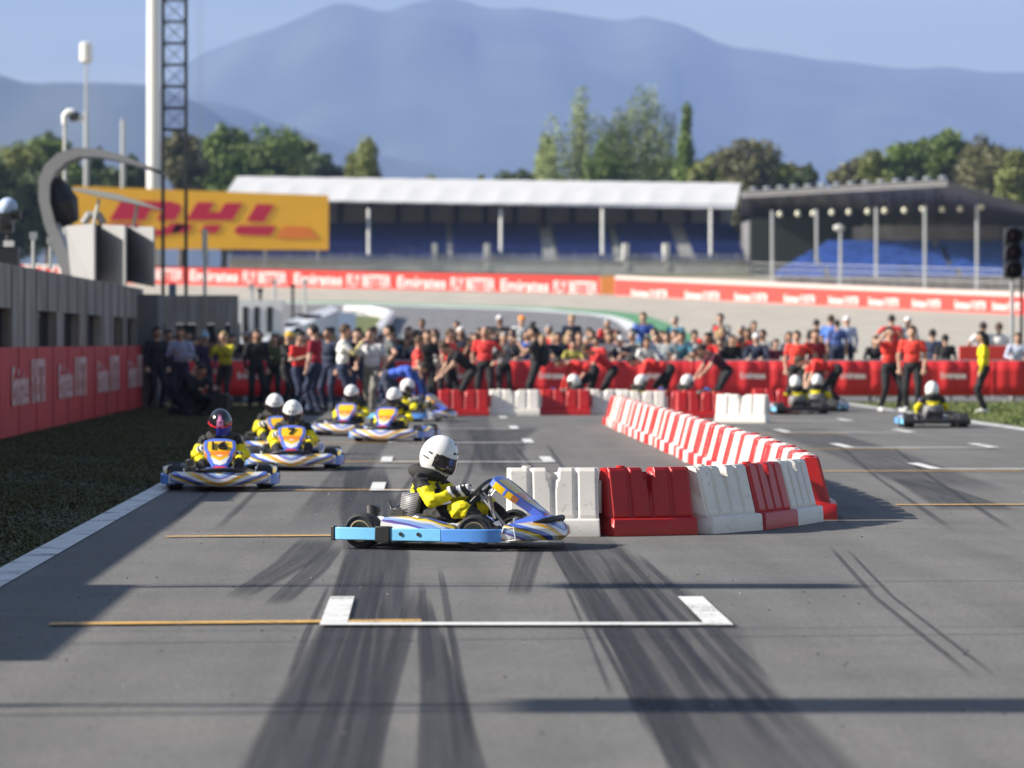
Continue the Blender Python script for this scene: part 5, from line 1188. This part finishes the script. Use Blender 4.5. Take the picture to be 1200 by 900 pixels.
    mb.tube([c+(u_*math.cos(a)+v_*math.sin(a))*.135 for a in [2*math.pi*i/28 for i in range(28)]], .013, 8, closed=True)
    for a in (R(100), R(220), R(340)): mb.cyl(c, c+(u_*math.cos(a)+v_*math.sin(a))*.13, .008, n=6)
    mb.cyl(c-n_*.01, c+n_*.01, .035); mb.build('steering_wheel', new_mat('rim_leather', (.03, .035, .035), .5) if 'rim_leather' not in bpy.data.materials else bpy.data.materials['rim_leather'], k, True)
    mb = MB(); mb.cyl(c, (.55, 0, .10), .011, n=8); mb.build('steering_column', STEEL, k)
    for s_ in (-1, 1): mb = MB(); mb.tube([(.60, s_*.14, .07), (.64, s_*.14, .17), (.63, s_*.14, .22)], .008, 6); mb.box((.62, s_*.12, .2), (.015, .07, .035)); mb.build('pedal', STEEL, k)
    # seat
    mb = MB(); rings = []
    for x, z0_, hw_ in ((.02, .12, .13), (-.08, .085, .15), (-.2, .07, .155), (-.28, .11, .155), (-.33, .20, .15), (-.36, .27, .12)):
        side = .10 if x > -.25 else .06
        rings.append([Vector((x, -hw_, z0_+side)), Vector((x, -hw_*.85, z0_+.02)), Vector((x, 0, z0_)), Vector((x, hw_*.85, z0_+.02)), Vector((x, hw_, z0_+side))])
    mb.loft(rings, closed=False, cap=False); st = mb.build('seat', new_mat('seat_shell', (.03, .03, .035), .35) if 'seat_shell' not in bpy.data.materials else bpy.data.materials['seat_shell'], k, True); sm = st.modifiers.new('s', 'SOLIDIFY'); sm.thickness = .012
    # engine on the right, airbox, exhaust, tank
    mb = MB(); mb.box((-.22, -.31, .155), (.16, .13, .12)); en = mb.build('engine', new_mat('cast_metal', (.2, .2, .2), .45, .7) if 'cast_metal' not in bpy.data.materials else bpy.data.materials['cast_metal'], k, bevel=.01)
    mb = MB()
    for i in range(6): mb.box((-.22, -.31, .222+.010*i), (.12, .10, .005))
    mb.cyl((-.22, -.31, .21), (-.22, -.31, .285), .03); mb.build('cooling_fins', bpy.data.materials['cast_metal'], en)
    mb = MB(); mb.tube([(-.13, -.34, .2), (-.04, -.38, .22), (.02, -.38, .20), (.13, -.37, .14), (.17, -.37, .11)], [.022, .03, .05, .05, .03], 14); mb.build('exhaust', new_mat('burnt_steel', (.10, .10, .10), .3, .7) if 'burnt_steel' not in bpy.data.materials else bpy.data.materials['burnt_steel'], k, True)
    mb = MB(); mb.tube([(-.44, -.25, .2), (-.44, -.25, .26), (-.44, -.15, .26)], [.05, .05, .03], 12); mb.build('air_box', BLACK, k, True)
    mb = MB(); mb.prism([(-.46, -.30, .2), (-.24, -.36, .14), (-.24, -.3, .17), (-.47, -.22, .24)], (0, 0, .012)); mb.build('chain_guard', KW, k)
    mb = MB(); mb.box((.3, 0, .11), (.16, .16, .11)); mb.build('fuel_tank', new_mat('tank_plastic', (.5, .5, .45), .5) if 'tank_plastic' not in bpy.data.materials else bpy.data.materials['tank_plastic'], k, bevel=.02)
    return k
for m_ in (LB, LBD, KW, KB):
    n = m_.node_tree.nodes; l = m_.node_tree.links.new; b = n['Principled BSDF']; t = n.new('ShaderNodeTexCoord'); mp_ = n.new('ShaderNodeMapping'); mp_.inputs['Scale'].default_value = (4, 4, 30); q = n.new('ShaderNodeTexNoise'); q.inputs['Scale'].default_value = 3; q.inputs['Detail'].default_value = 7; q.inputs['Roughness'].default_value = .75
    l(t.outputs['Object'], mp_.inputs['Vector']); l(mp_.outputs[0], q.inputs['Vector']); r = n.new('ShaderNodeValToRGB'); r.color_ramp.elements[0].position = .56; r.color_ramp.elements[1].position = .72; r.color_ramp.elements[0].color = (0, 0, 0, 1); r.color_ramp.elements[1].color = (.55, .55, .55, 1); l(q.outputs['Fac'], r.inputs[0])
    mx_ = n.new('ShaderNodeMixRGB'); l(r.outputs[0], mx_.inputs[0]); bc = b.inputs['Base Color']
    if bc.links: l(bc.links[0].from_socket, mx_.inputs[1])
    else: mx_.inputs[1].default_value = bc.default_value
    mx_.inputs[2].default_value = (.08, .08, .09, 1); l(mx_.outputs[0], bc)
# helmet
def hel(d, a, e, s=0.0):
    bx = .142; x = d.x*bx; y = d.y*.122; z_ = d.z*.160
    if d.x > 0 and d.z < .1: f_ = min(1, (.1-d.z)*2.2)*d.x**1.5; x += .028*f_
    if z_ < -.135: z_ = -.135-(abs(z_)-.135)*.35
    return Vector((x, y, z_))*(1+s)
def make_driver(helm='white'):
    o = empty('person', (0, 0, 0)); b = bpy.data.objects.new('suit', DRIVER_ME); C.objects.link(b); setp(b, o)
    for i, m_ in enumerate([MS[0], cm((.018, .018, .02), .8, vary=.4, scale=12, bump=.5), cm((.80, .68, .0), .7, vary=.12, scale=9, bump=.4), cm((.02, .02, .022), .8), MS[4], MS[5], cm((.02, .02, .02), .9)]): b.material_slots[i].link = 'OBJECT'; b.material_slots[i].material = m_
    hm = MB(); ellpatch(hm, None, -180, 180, -90, 90, 26, 40, 1, lambda d, a, e: hel(d, a, e)); M = Matrix.Translation((-.012, 0, .652))@Matrix.Rotation(R(27), 4, 'Y')
    h_ = hm.build('helmet', new_mat('helmet_%s' % helm, (.8, .8, .8) if helm == 'white' else (.012, .012, .016), .14, coat=.7), o, True); h_.matrix_local = M
    mb = MB(); ellpatch(mb, None, -72, 72, -26, 13, 10, 26, 1, lambda d, a, e: hel(d, a, e, .012)); mb.build('visor', new_mat('dark_visor', (.02, .014, .014), .06, coat=1) if 'dark_visor' not in bpy.data.materials else bpy.data.materials['dark_visor'], h_, True)
    for s_ in (-1, 1): mb = MB(); mb.cyl((.03, s_*.112, .0), (.03, s_*.122, .0), .02, n=14); mb.build('visor_pivot', BLACK, h_)
    mb = MB()
    for az in (-22, 0, 22): ellpatch(mb, None, az-6, az+6, 27, 33, 2, 3, 1, lambda d, a, e: hel(d, a, e, .015))
    ellpatch(mb, None, -24, 24, -50, -45, 2, 8, 1, lambda d, a, e: hel(d, a, e, .012)); mb.build('vent', BLACK, h_)
    mb = MB()
    for s_ in (-1, 1):
        ellpatch(mb, None, s_*72, s_*84, -24, 12, 6, 3, 1, lambda d, a, e: hel(d, a, e, .014)); ellpatch(mb, None, s_*96, s_*112, 4, 9, 2, 4, 1, lambda d, a, e: hel(d, a, e, .008))
        ellpatch(mb, None, s_*100, s_*125, -12, -8, 2, 4, 1, lambda d, a, e: hel(d, a, e, .008)); ellpatch(mb, None, s_*28, s_*50, -40, -37, 2, 4, 1, lambda d, a, e: hel(d, a, e, .008))
    ellpatch(mb, None, -72, 72, 13, 15, 2, 20, 1, lambda d, a, e: hel(d, a, e, .012)); ellpatch(mb, None, -72, 72, -29, -27, 2, 20, 1, lambda d, a, e: hel(d, a, e, .012)); ellpatch(mb, None, -6, 6, 55, 62, 2, 3, 1, lambda d, a, e: hel(d, a, e, .012)); mb.build('decal', BLACK, h_)
    if helm != 'white':
        mb = MB(); rg = []
        for i in range(15):
            e = R(14+8*i); rg.append([hel(Vector((math.cos(e), 0, math.sin(e))), 0, e, .03)*1.0+Vector((0, y_, -.012*abs(y_)/.024)) for y_ in (-.034, -.012, .012, .034)])
        mb.loft(rg, closed=False, cap=False); mb.build('pink_stripe', cm((.95, .32, .6), .6), h_, True)
        mb = MB(); ellpatch(mb, None, -85, 85, 10, 15, 3, 24, 1, lambda d, a, e: hel(d, a, e, .03)); mb.build('red_band', cm((.8, .02, .05), .4), h_, True)
        mb = MB(); ellpatch(mb, None, -20, 60, -24, 8, 8, 12, 1, lambda d, a, e: hel(d, a, e, .02)); mb.build('blue_tint', cm((.03, .04, .35), .1), h_, True)
    for i, me in enumerate(GL_ME): g_ = bpy.data.objects.new('glove', me); C.objects.link(g_); setp(g_, o)
    mb = MB(); mb.tube([(-.165+.105*math.cos(a)+.0, .105*math.sin(a), .53-.02*math.cos(a)) for a in [2*math.pi*i/20 for i in range(20)]], .045, 10, closed=True)
    for i, v in enumerate(mb.v): mb.v[i] = (v[0]+.07, v[1], v[2])
    mb.build('neck_brace', cm((.03, .03, .03), .9), o, True)
    # striped rib protector
    mb = MB(); rings = []
    for z_, r_ in ((.165, .125), (.19, .152), (.225, .166), (.27, .17), (.315, .163), (.35, .15), (.378, .128)):
        rings.append([Vector((-.17+(z_-.17)*.12+.125*math.cos(a), r_*math.sin(a), z_)) for a in [R(65+230*i/20) for i in range(21)]])
    mb.loft(rings, closed=False, cap=False); rp = mb.build('rib_protector', RIBM, o, True, fixn=False); sm = rp.modifiers.new('s', 'SOLIDIFY'); sm.thickness = .02; sm.offset = 1
    for s_, an in ((-1, (.50, -.13, .115)), (1, (.55, .13, .12))):
        pr_ = [(an[0]-.035, an[1], .085), (an[0]+.03, an[1], .085), (an[0]+.1, an[1]*.97, .13)]; mb = MB(); mb.tube([(an[0]-.05, an[1], .1), (an[0]-.02, an[1], .095), (an[0]+.05, an[1], .105), (an[0]+.115, an[1]*.97, .14), (an[0]+.135, an[1]*.97, .155)], [.03, .042, .042, .034, .015], 12)
        bt = mb.build('boot', cm((.75, .75, .74), .5), o, True); mb = MB(); mb.tube([(an[0]-.0, an[1], .1), (an[0]+.035, an[1], .102)], .0445, 12, cap=False); mb.build('boot_strap', BLACK, bt)
        mb = MB(); mb.tube([(an[0]-.045, an[1], .19-.02), (an[0]-.012, an[1], .12)], [.05, .048], 12); mb.build('boot_cuff', cm((.7, .7, .7), .5), bt, True)
    return o
RIBM = bpy.data.materials.new('striped_protector'); RIBM.use_nodes = True
n = RIBM.node_tree.nodes; l = RIBM.node_tree.links.new; t = n.new('ShaderNodeTexCoord'); wv = n.new('ShaderNodeTexWave'); wv.bands_direction = 'Z'; wv.inputs['Scale'].default_value = 20; wv.inputs['Distortion'].default_value = .8; wv.inputs['Detail'].default_value = 1
mpp = n.new('ShaderNodeMapping'); mpp.inputs['Rotation'].default_value = (0, R(14), 0); l(t.outputs['Object'], mpp.inputs['Vector']); l(mpp.outputs[0], wv.inputs['Vector']); r = n.new('ShaderNodeValToRGB'); r.color_ramp.elements[0].position = .15; r.color_ramp.elements[1].position = .35; r.color_ramp.elements[0].color = (.02, .02, .02, 1); r.color_ramp.elements[1].color = (.24, .24, .25, 1); l(wv.outputs['Fac'], r.inputs[0]); l(r.outputs[0], n['Principled BSDF'].inputs['Base Color'])

kart0 = make_kart(); drv_w = make_driver('white'); drv_b = make_driver('black')
first = {'k': True, 'w': True}
def place_kart(px, Y, heading, klab, dlab, number=None, dark=False, dy=0):
    x = X(px, Y); k = kart0 if first['k'] else copy_tree(kart0); first['k'] = False
    if number:
        pass
    k.location = (x, Y, .012); k.rotation_euler = (0, 0, heading); tag(k, klab, 'kart', 'karts racing on the straight')
    if dark: d = drv_b
    elif first['w']: d = drv_w; first['w'] = False
    else: d = copy_tree(drv_w)
    d.location = k.location; d.rotation_euler = (0, 0, heading); tag(d, dlab, 'person', 'kart drivers')
    if number: KN.append((k, number))
    return k, d
KN = []
hero_h = R(-20)
place_kart(516, 25.02, hero_h, 'nearest go kart with long light blue side bumper, seen from its right side', 'nearest kart driver in white helmet and yellow and black suit, in profile')
FC = R(-90)
place_kart(258, 34.9, FC+R(3), 'go kart with number 16 on its yellow front panel at the left', 'kart driver in black helmet with pink stripe behind number 16', '16', True)
place_kart(343, 40.4, FC+R(1), 'go kart with number 7 front panel right of the number 16 kart', 'driver in white helmet and yellow sleeves in the number 7 kart', '7')
place_kart(322, 45.5, FC+R(10), 'go kart partly hidden behind the number 7 kart', 'white helmeted driver half hidden behind the number 7 driver')
place_kart(412, 55, FC-R(8), 'distant go kart coming on, left one of the pair beyond the nearest driver', 'white helmeted driver in the left kart of the distant pair')
place_kart(462, 51.5, FC-R(12), 'distant go kart just left above the nearest driver, blue side bumper showing', 'white helmeted driver in the kart just behind the nearest driver')
place_kart(478, 64.5, R(-25), 'farthest left go kart turning side on beside the red far barrier', 'white helmeted driver with yellow sleeve in the side on far kart')
place_kart(1092, 60, R(90), 'go kart seen from behind at the right edge of the track', 'driver seen from behind in white helmet with yellow band on his back')
place_kart(932, 71, R(100), 'go kart stopped beside the right end of the far barriers', 'white helmeted driver in the stopped kart by the crew in red, left helmet', '')
place_kart(958, 73.5, R(70), 'second stopped go kart hidden among the legs of the red crew', 'white helmeted driver in the stopped kart by the crew in red, right helmet', '')
place_kart(752, 73, R(20), 'go kart behind the far barriers under the bending man, left one', 'white helmeted driver behind the far barriers, left of the bending man', '')
place_kart(806, 73, R(20), 'go kart behind the far barriers, right of the bending man', 'white helmeted driver behind the far barriers, right of the bending man', '')
place_kart(672, 73, R(160), 'go kart behind the far barriers under the left bending man in red', 'white helmeted driver behind the third barrier of the far row', '')
bk = cm((.01, .01, .01), .5)
for k, t in KN:
    A = Vector((.45, 0, .505)); B = Vector((.88, 0, .19)); ax = (B-A); nrm = Vector((.315, 0, .43)).normalized()
    if t: lettering(t, bk, k, A+ax*.24+nrm*.022, (0, 1, 0), .16 if len(t) > 1 else .08, .115, updir=-ax, name='race_number', bold=.0, spacing=.85)

# ------------------------------------------------------------------ people
RS = (.72, .035, .03); BK = (.015, .015, .018); NV = (.02, .03, .07); WH = (.75, .75, .74); GY = (.25, .25, .26)
crew = [
 (183, 78, -60, 'stand', 'tall man in dark clothes beside the end of the red wall banner', (.02, .02, .03), (.02, .02, .03), 'short', 'dark', (.02, .02, .03), 1.84),
 (212, 76, -100, 'folded', 'man in light blue shirt and dark trousers in the shade at left', (.34, .38, .55), (.03, .03, .06), 'short', 'brown', (.34, .38, .55), 1.82),
 (197, 80, -80, 'stand', 'man in navy jacket between the dark clothed man and blue shirt', (.015, .02, .04), (.015, .015, .02), 'short', 'black', (.015, .02, .04), 1.78),
 (240, 80, -80, 'walk', 'person in dark jacket with light blue cap in the shade at left', (.05, .03, .08), (.02, .02, .03), 'cap', (.3, .45, .6), (.05, .03, .08), 1.74),
 (264, 76, -120, 'phone', 'woman in yellow and black race suit standing in the shade at left', (.55, .48, .02), (.03, .03, .03), 'tail', 'blond', (.4, .35, .02), 1.72),
 (226, 69, -60, 'crouch', 'person crouching in black clothes on the grass in front of the blue shirt', (.01, .01, .015), (.01, .01, .015), 'short', 'black', (.01, .01, .015), 1.7),
 (210, 70, -20, 'crouch', 'person crouching in black on the grass, left one of two', (.012, .012, .02), (.012, .012, .02), 'cap', (.01, .01, .01), (.012, .012, .02), 1.8),
 (350, 72, -40, 'folded', 'person in bright red shirt left of the dark red shirted man', RS, NV, 'short', 'dark', None, 1.7),
 (370, 70, 160, 'stand', 'man in dark red shirt and navy trousers left of centre', (.32, .012, .03), NV, 'short', 'black', None, 1.84),
 (300, 77, -70, 'stand', 'man in black jacket standing in the shade before the left fence', BK, BK, 'short', 'dark', BK, 1.78),
 (322, 79, -110, 'folded', 'woman in olive jacket in the shade left of the bright red shirt', (.08, .1, .03), BK, 'long', 'brown', (.08, .1, .03), 1.68),
 (336, 76, -30, 'phone', 'person in black with yellow cap in the shade left of the red shirts', BK, BK, 'cap', (.6, .4, .02), BK, 1.72),
 (386, 74, -120, 'stand', 'person in navy clothes between the dark red and the white shirt', NV, NV, 'short', 'black', NV, 1.8),
 (418, 74, -60, 'hips', 'person in black behind the man in the white shirt', BK, NV, 'short', 'dark', BK, 1.78),
 (500, 77, -80, 'stand', 'spectator in black inside the fence left of the red shirted man', BK, BK, 'short', 'brown', None, 1.76),
 (511, 78, -100, 'folded', 'person in white top left of the red shirted man above the far row', WH, BK, 'short', 'brown', None, 1.66),
 (568, 79, -95, 'hips', 'broad man in red shirt between the far row and the fence', (.8, .05, .05), BK, 'bald', 'grey', None, 1.84),
 (590, 80, -80, 'phone', 'person in black and white taking pictures inside the fence', (.3, .3, .3), BK, 'short', 'grey', BK, 1.72),
 (401, 68, 0, 'phone', 'man in white shirt with yellow shoulder and navy trousers', (.72, .72, .7), NV, 'short', 'brown', (.7, .6, .3), 1.84),
 (436, 68, -110, 'walk', 'man in pale grey shirt and grey trousers walking towards the camera', (.6, .6, .63), (.2, .19, .17), 'short', 'brown', None, 1.8),
 (456, 71, 180, 'hips', 'man in dark grey shirt behind the bending blue shirt', (.10, .11, .11), NV, 'short', 'dark', None, 1.85),
 (462, 67.5, -15, 'bend', 'man in bright blue shirt bending forward beside a kart', (.05, .12, .55), (.05, .06, .1), 'short', 'dark', (.05, .12, .55), 1.7),
 (489, 72, 0, 'stand', 'person in red shirt and blue trousers just right of the bending blue shirt', (.75, .06, .05), (.02, .06, .2), 'short', 'brown', None, 1.62),
 (525, 74.5, -30, 'stand', 'man in red shirt with arms down above the left red far barrier', (.8, .06, .04), BK, 'short', 'brown', None, 1.78),
 (546, 74, 200, 'stoop', 'man in black shirt stooping over the left red far barrier', BK, BK, 'short', 'brown', None, 1.78),
 (628, 74.5, 180, 'phone', 'man in black with white scarf and backpack facing left', (.03, .03, .035), BK, 'short', 'black', None, 1.84),
 (688, 75, 170, 'bend', 'man in red shirt bending over a kart, left one', RS, BK, 'short', 'dark', RS, 1.8),
 (712, 76, 190, 'stoop', 'man in red shirt and black trousers stooping behind the left bending man', (.6, .03, .03), BK, 'short', 'brown', None, 1.72),
 (776, 75, 180, 'bend', 'man in red shirt bending between two white helmets', RS, BK, 'short', 'dark', RS, 1.85),
 (846, 76, 200, 'stoop', 'man in dark maroon shirt stooping over the far barriers', (.08, .012, .03), BK, 'short', 'dark', None, 1.72),
 (934, 76.5, -100, 'hips', 'man in bright red shirt standing behind two white helmets', (.8, .06, .04), BK, 'short', 'dark', None, 1.74),
 (954, 77, -70, 'stand', 'man in dark red shirt behind the bending crew member', (.3, .01, .025), BK, 'short', 'brown', None, 1.78),
 (972, 74, 185, 'bend', 'crew member in red shirt bending with one black leg stretched back', RS, BK, 'short', 'brown', None, 1.85),
 (1043, 73.5, -70, 'raise', 'man in red shirt and black trousers with both hands raised', (.75, .05, .035), BK, 'short', 'black', None, 1.84),
 (1069, 73, -100, 'stand', 'man in red polo shirt and black trousers standing by the grass', (.8, .06, .045), BK, 'short', 'brown', None, 1.84),
 (1153, 72, 175, 'stand', 'woman in yellow top and black trousers with long dark hair', (.82, .66, .0), BK, 'long', 'black', (.5, .42, 0), 1.72),
]
for px, Y, fc, pose, lab, top, trs, hair, hc, slv, hg in crew: person(px, Y, .006, fc, pose, lab, top, trs, hair, hc, slv, (.6, .6, .6) if px > 1000 else (.04, .04, .04), random.choice([0, 0, 1, 2]), hg, 'people inside the fence')
# bag of the man with the backpack
mb = MB(); mb.ell((0, 0, 0), (.13, .17, .26), 10, 12); q = mb.build('backpack', cm((.02, .02, .025), .8), None, True); q.location = (X(638, 74.5), 74.5, 1.22); tag(q, 'black backpack on the back of the man with the white scarf', 'bag')
mb = MB(); mb.box((0, 0, .22), (.7, .4, .44)); mb.box((.05, 0, .5), (.3, .2, .14)); q = mb.build('equipment_case', BLACK, bevel=.03); q.location = (X(248, 70), 70, .006); tag(q, 'black equipment case on the grass by the crouching people', 'case')

tops = [(WH, 'white'), (BK, 'black'), (NV, 'navy blue'), (GY, 'grey'), (RS, 'red'), ((.35, .45, .65), 'pale blue'), ((.05, .12, .45), 'blue'), ((.5, .42, .3), 'beige'), ((.12, .14, .07), 'olive'), ((.65, .35, .35), 'pink'), ((.55, .56, .6), 'light grey'), ((.06, .2, .3), 'teal')]
wts = [6, 10, 8, 3, 2, 2, 2, 2, 1.5, 1.5, 1.5, 1]
hairs = [('short', 'dark'), ('short', 'brown'), ('long', 'dark'), ('long', 'brown'), ('tail', 'blond'), ('short', 'grey'), ('bald', 'grey'), ('cap', (.7, .7, .7)), ('cap', (.02, .02, .03)), ('short', 'black'), ('long', 'blond'), ('cap', (.65, .03, .03))]
hw_ = [8, 6, 4, 4, 1, 2, 1.5, 2, 2, 6, 1.5, .7]
tops += [((.55, .5, .12), 'mustard'), ((.2, .03, .06), 'burgundy'), ((.3, .33, .36), 'slate')]; wts += [.6, 1.2, 2]
hname = lambda h_, c_: {'short': 'short %s hair', 'long': 'long %s hair', 'tail': '%s ponytail', 'bald': 'balding %s head', 'cap': '%s cap'}[h_] % (c_ if isinstance(c_, str) else ('white' if c_[0] > .6 and c_[1] > .5 else 'red' if c_[0] > .6 else 'black'))
rr = random.Random(21)
def row(x_from, x_to, step, Y, z0, nm, jit, hlo, hhi, poses, gap=None, wh=None):
    px = x_from; i = 0
    while px < x_to:
        if not (gap and any(a < px < b for a, b in gap)):
            t, tn = rr.choices(tops, wts)[0]; h_, hc = rr.choices(hairs, hw_)[0]; yy = Y+rr.uniform(-jit, jit)
            person(px, yy, gz(yy)+z0, -90+rr.uniform(-35, 35), rr.choice(poses), 'spectator in %s top, %s, %s from left in the %s row' % (tn, hname(h_, hc), ordw(i), nm), t, rr.choice([BK, NV, (.08, .1, .16), (.25, .22, .17)]), h_, hc,
                   rr.choice([None, t]), (.1, .1, .1), rr.choice([0, 0, 0, 1, 1, 2, 3]), rr.uniform(hlo, hhi), 'spectators behind the red fence'); i += 1
        px += step*rr.uniform(.8, 1.25)
row(182, 905, 14, 86.1, .012, 'front', .15, 1.55, 1.78, ['lean', 'lean', 'folded', 'phone', 'stand', 'lean'])
row(188, 900, 15.5, 88.2, .012, 'middle', .35, 1.62, 1.9, ['stand', 'phone', 'folded', 'hips', 'stand'])
row(300, 890, 26, 91.2, .012, 'rear', .5, 1.7, 1.95, ['stand', 'phone', 'stand'])
row(495, 905, 44, 94.4, .42, 'platform', .4, 1.62, 1.9, ['stand', 'phone', 'folded'])
singles = [
 (611, 94.4, .42, 'stand', 'spectator in white shirt with bright orange cap on the rear step', (.72, .72, .74), 'cap', (.9, .3, .02), 1.8, -80),
 (924, 88, .012, 'stand', 'spectator with long brown hair left of the red shirted crew at right', (.25, .25, .28), 'long', 'brown', 1.75, -80),
 (957, 94.4, .42, 'stand', 'dark clothed spectator standing high behind the dark red shirt', (.03, .03, .035), 'short', 'dark', 1.7, 90),
 (973, 94, .42, 'stand', 'spectator in bright blue shirt standing behind the red crew', (.08, .2, .62), 'short', 'brown', 1.82, 60),
 (993, 93.8, .42, 'stand', 'spectator in pale blue shirt with white cap seen from behind', (.4, .5, .68), 'cap', (.75, .75, .75), 1.78, 100),
 (981, 93.5, .42, 'stand', 'spectator in navy shirt right of the bright blue shirt', (.06, .1, .3), 'short', 'dark', 1.68, 90),
 (1025, 86.3, .012, 'lean', 'woman with curly brown hair in black jacket at the fence', (.025, .025, .03), 'long', 'brown', 1.66, -90),
 (1045, 93.6, .42, 'hips', 'spectator in red shirt behind the man with raised hands', (.7, .05, .05), 'short', 'dark', 1.82, 80),
 (1064, 93.6, .42, 'stand', 'spectator in white with white cap behind the red polo shirt', (.7, .72, .76), 'cap', (.75, .75, .75), 1.76, 80),
 (1093, 90, .012, 'hips', 'spectator in navy vest with bare arms right of the red polo', NV, 'short', 'dark', 1.82, 70),
 (1108, 87, .012, 'stand', 'spectator with black hair and black top seen from behind', (.02, .02, .022), 'short', 'black', 1.68, 90),
 (1152, 95, .1, 'hips', 'spectator in white shirt above the red board, left one', (.78, .78, .78), 'short', 'dark', 1.95, 100),
 (1171, 95, .1, 'stand', 'spectator in white shirt with dark bag above the red board, right one', (.74, .72, .72), 'short', 'brown', 1.93, 90),
 (1193, 86.4, .012, 'lean', 'man in pale blue shirt leaning on the fence at the right edge', (.5, .56, .72), 'short', 'brown', 1.74, -100)]
for px, Y, z0, pose, lab, top, hair, hc, hg, fc in singles: person(px, Y, gz(Y)+z0, fc, pose, lab, top, NV, hair, hc, top if px in (1025, 1193, 993) else None, (.1, .1, .1), random.choice([0, 1, 2]), hg, 'spectators behind the red fence')
# photographer above the wall, in front of the folded screen
person(134, 79.4, 2.0, -30, 'phone', 'photographer with brown hair in front of the folded grey screen', (.07, .1, .11), NV, 'short', 'brown', (.07, .1, .11), (.1, .1, .1), 0, 1.72)
mb = MB(); mb.box((0, 0, 0), (.16, .2, .12)); mb.cyl((.05, 0, 0), (.28, 0, 0), .05); q = mb.build('photo_camera', BLACK, bevel=.01); q.location = (X(145, 79.2), 79.2, 3.38); tag(q, 'black long lens camera held by the photographer above the wall', 'camera')

# ------------------------------------------------------------------ cables over the track and added unseen masts, shaped so their shadows cross the asphalt
for k, (ya, yb, zc, r_) in enumerate(((11.2, 12.9, 6.5, .024), (14.4, 16.9, 6.5, .016), (15.2, 16.2, 6.5, .011), (18.6, 19.6, 6.5, .016), (24.6, 25.6, 6.5, .015))):
    mb = MB(); mb.tube([(-14, ya+1.2, zc), (0, (ya+yb)/2+1.6, zc-.25), (18, yb+2.2, zc)], r_, 6); q = mb.build('overhead_cable', DARK); tag(q, 'dark overhead cable crossing high above the track, %s one from the camera' % ordw(k), 'cable', 'cables over the track')
for k, (y, hx, hz_, w_, ln, zz) in enumerate(((12.8, -9.6, 0, .55, 3.4, 7.2), (19.6, -10.7, 0, .42, 1.7, 7.6))):
    o = empty('shadow_mast', (-13.5, y, 0), 0, 'unseen mast added behind the pit wall for its shadow, %s one from the camera' % ordw(k), 'mast', 'masts behind the pit wall')
    mb = MB(); mb.cyl((0, 0, 0), (0, 0, zz), .07, n=10); mb.cyl((0, 0, zz), (hx+13.5+ln/2, .0, zz), .04, n=8); mb.build('pole', STEEL, o); mb = MB(); mb.box((hx+13.5, 0, zz-.1), (ln, w_, .12)); mb.build('lamp_head', DARK, o)  # broad head sized for its shadow streak, not a working lamp

# ------------------------------------------------------------------ air
mb = MB(); mb.box((0, 6500, 700), (15000, 14000, 1520)); q = mb.build('haze', None); q.data.materials.clear()
hm = bpy.data.materials.new('haze'); hm.use_nodes = True; n = hm.node_tree.nodes; n.remove(n['Principled BSDF']); pv = n.new('ShaderNodeVolumePrincipled'); pv.inputs['Density'].default_value = 1.02e-4
pv.inputs['Color'].default_value = (.35, .50, .92, 1); pv.inputs['Anisotropy'].default_value = .0; hm.node_tree.links.new(pv.outputs[0], n['Material Output'].inputs['Volume']); q.data.materials.append(hm); tag(q, kind='stuff')
q.location.z = 0
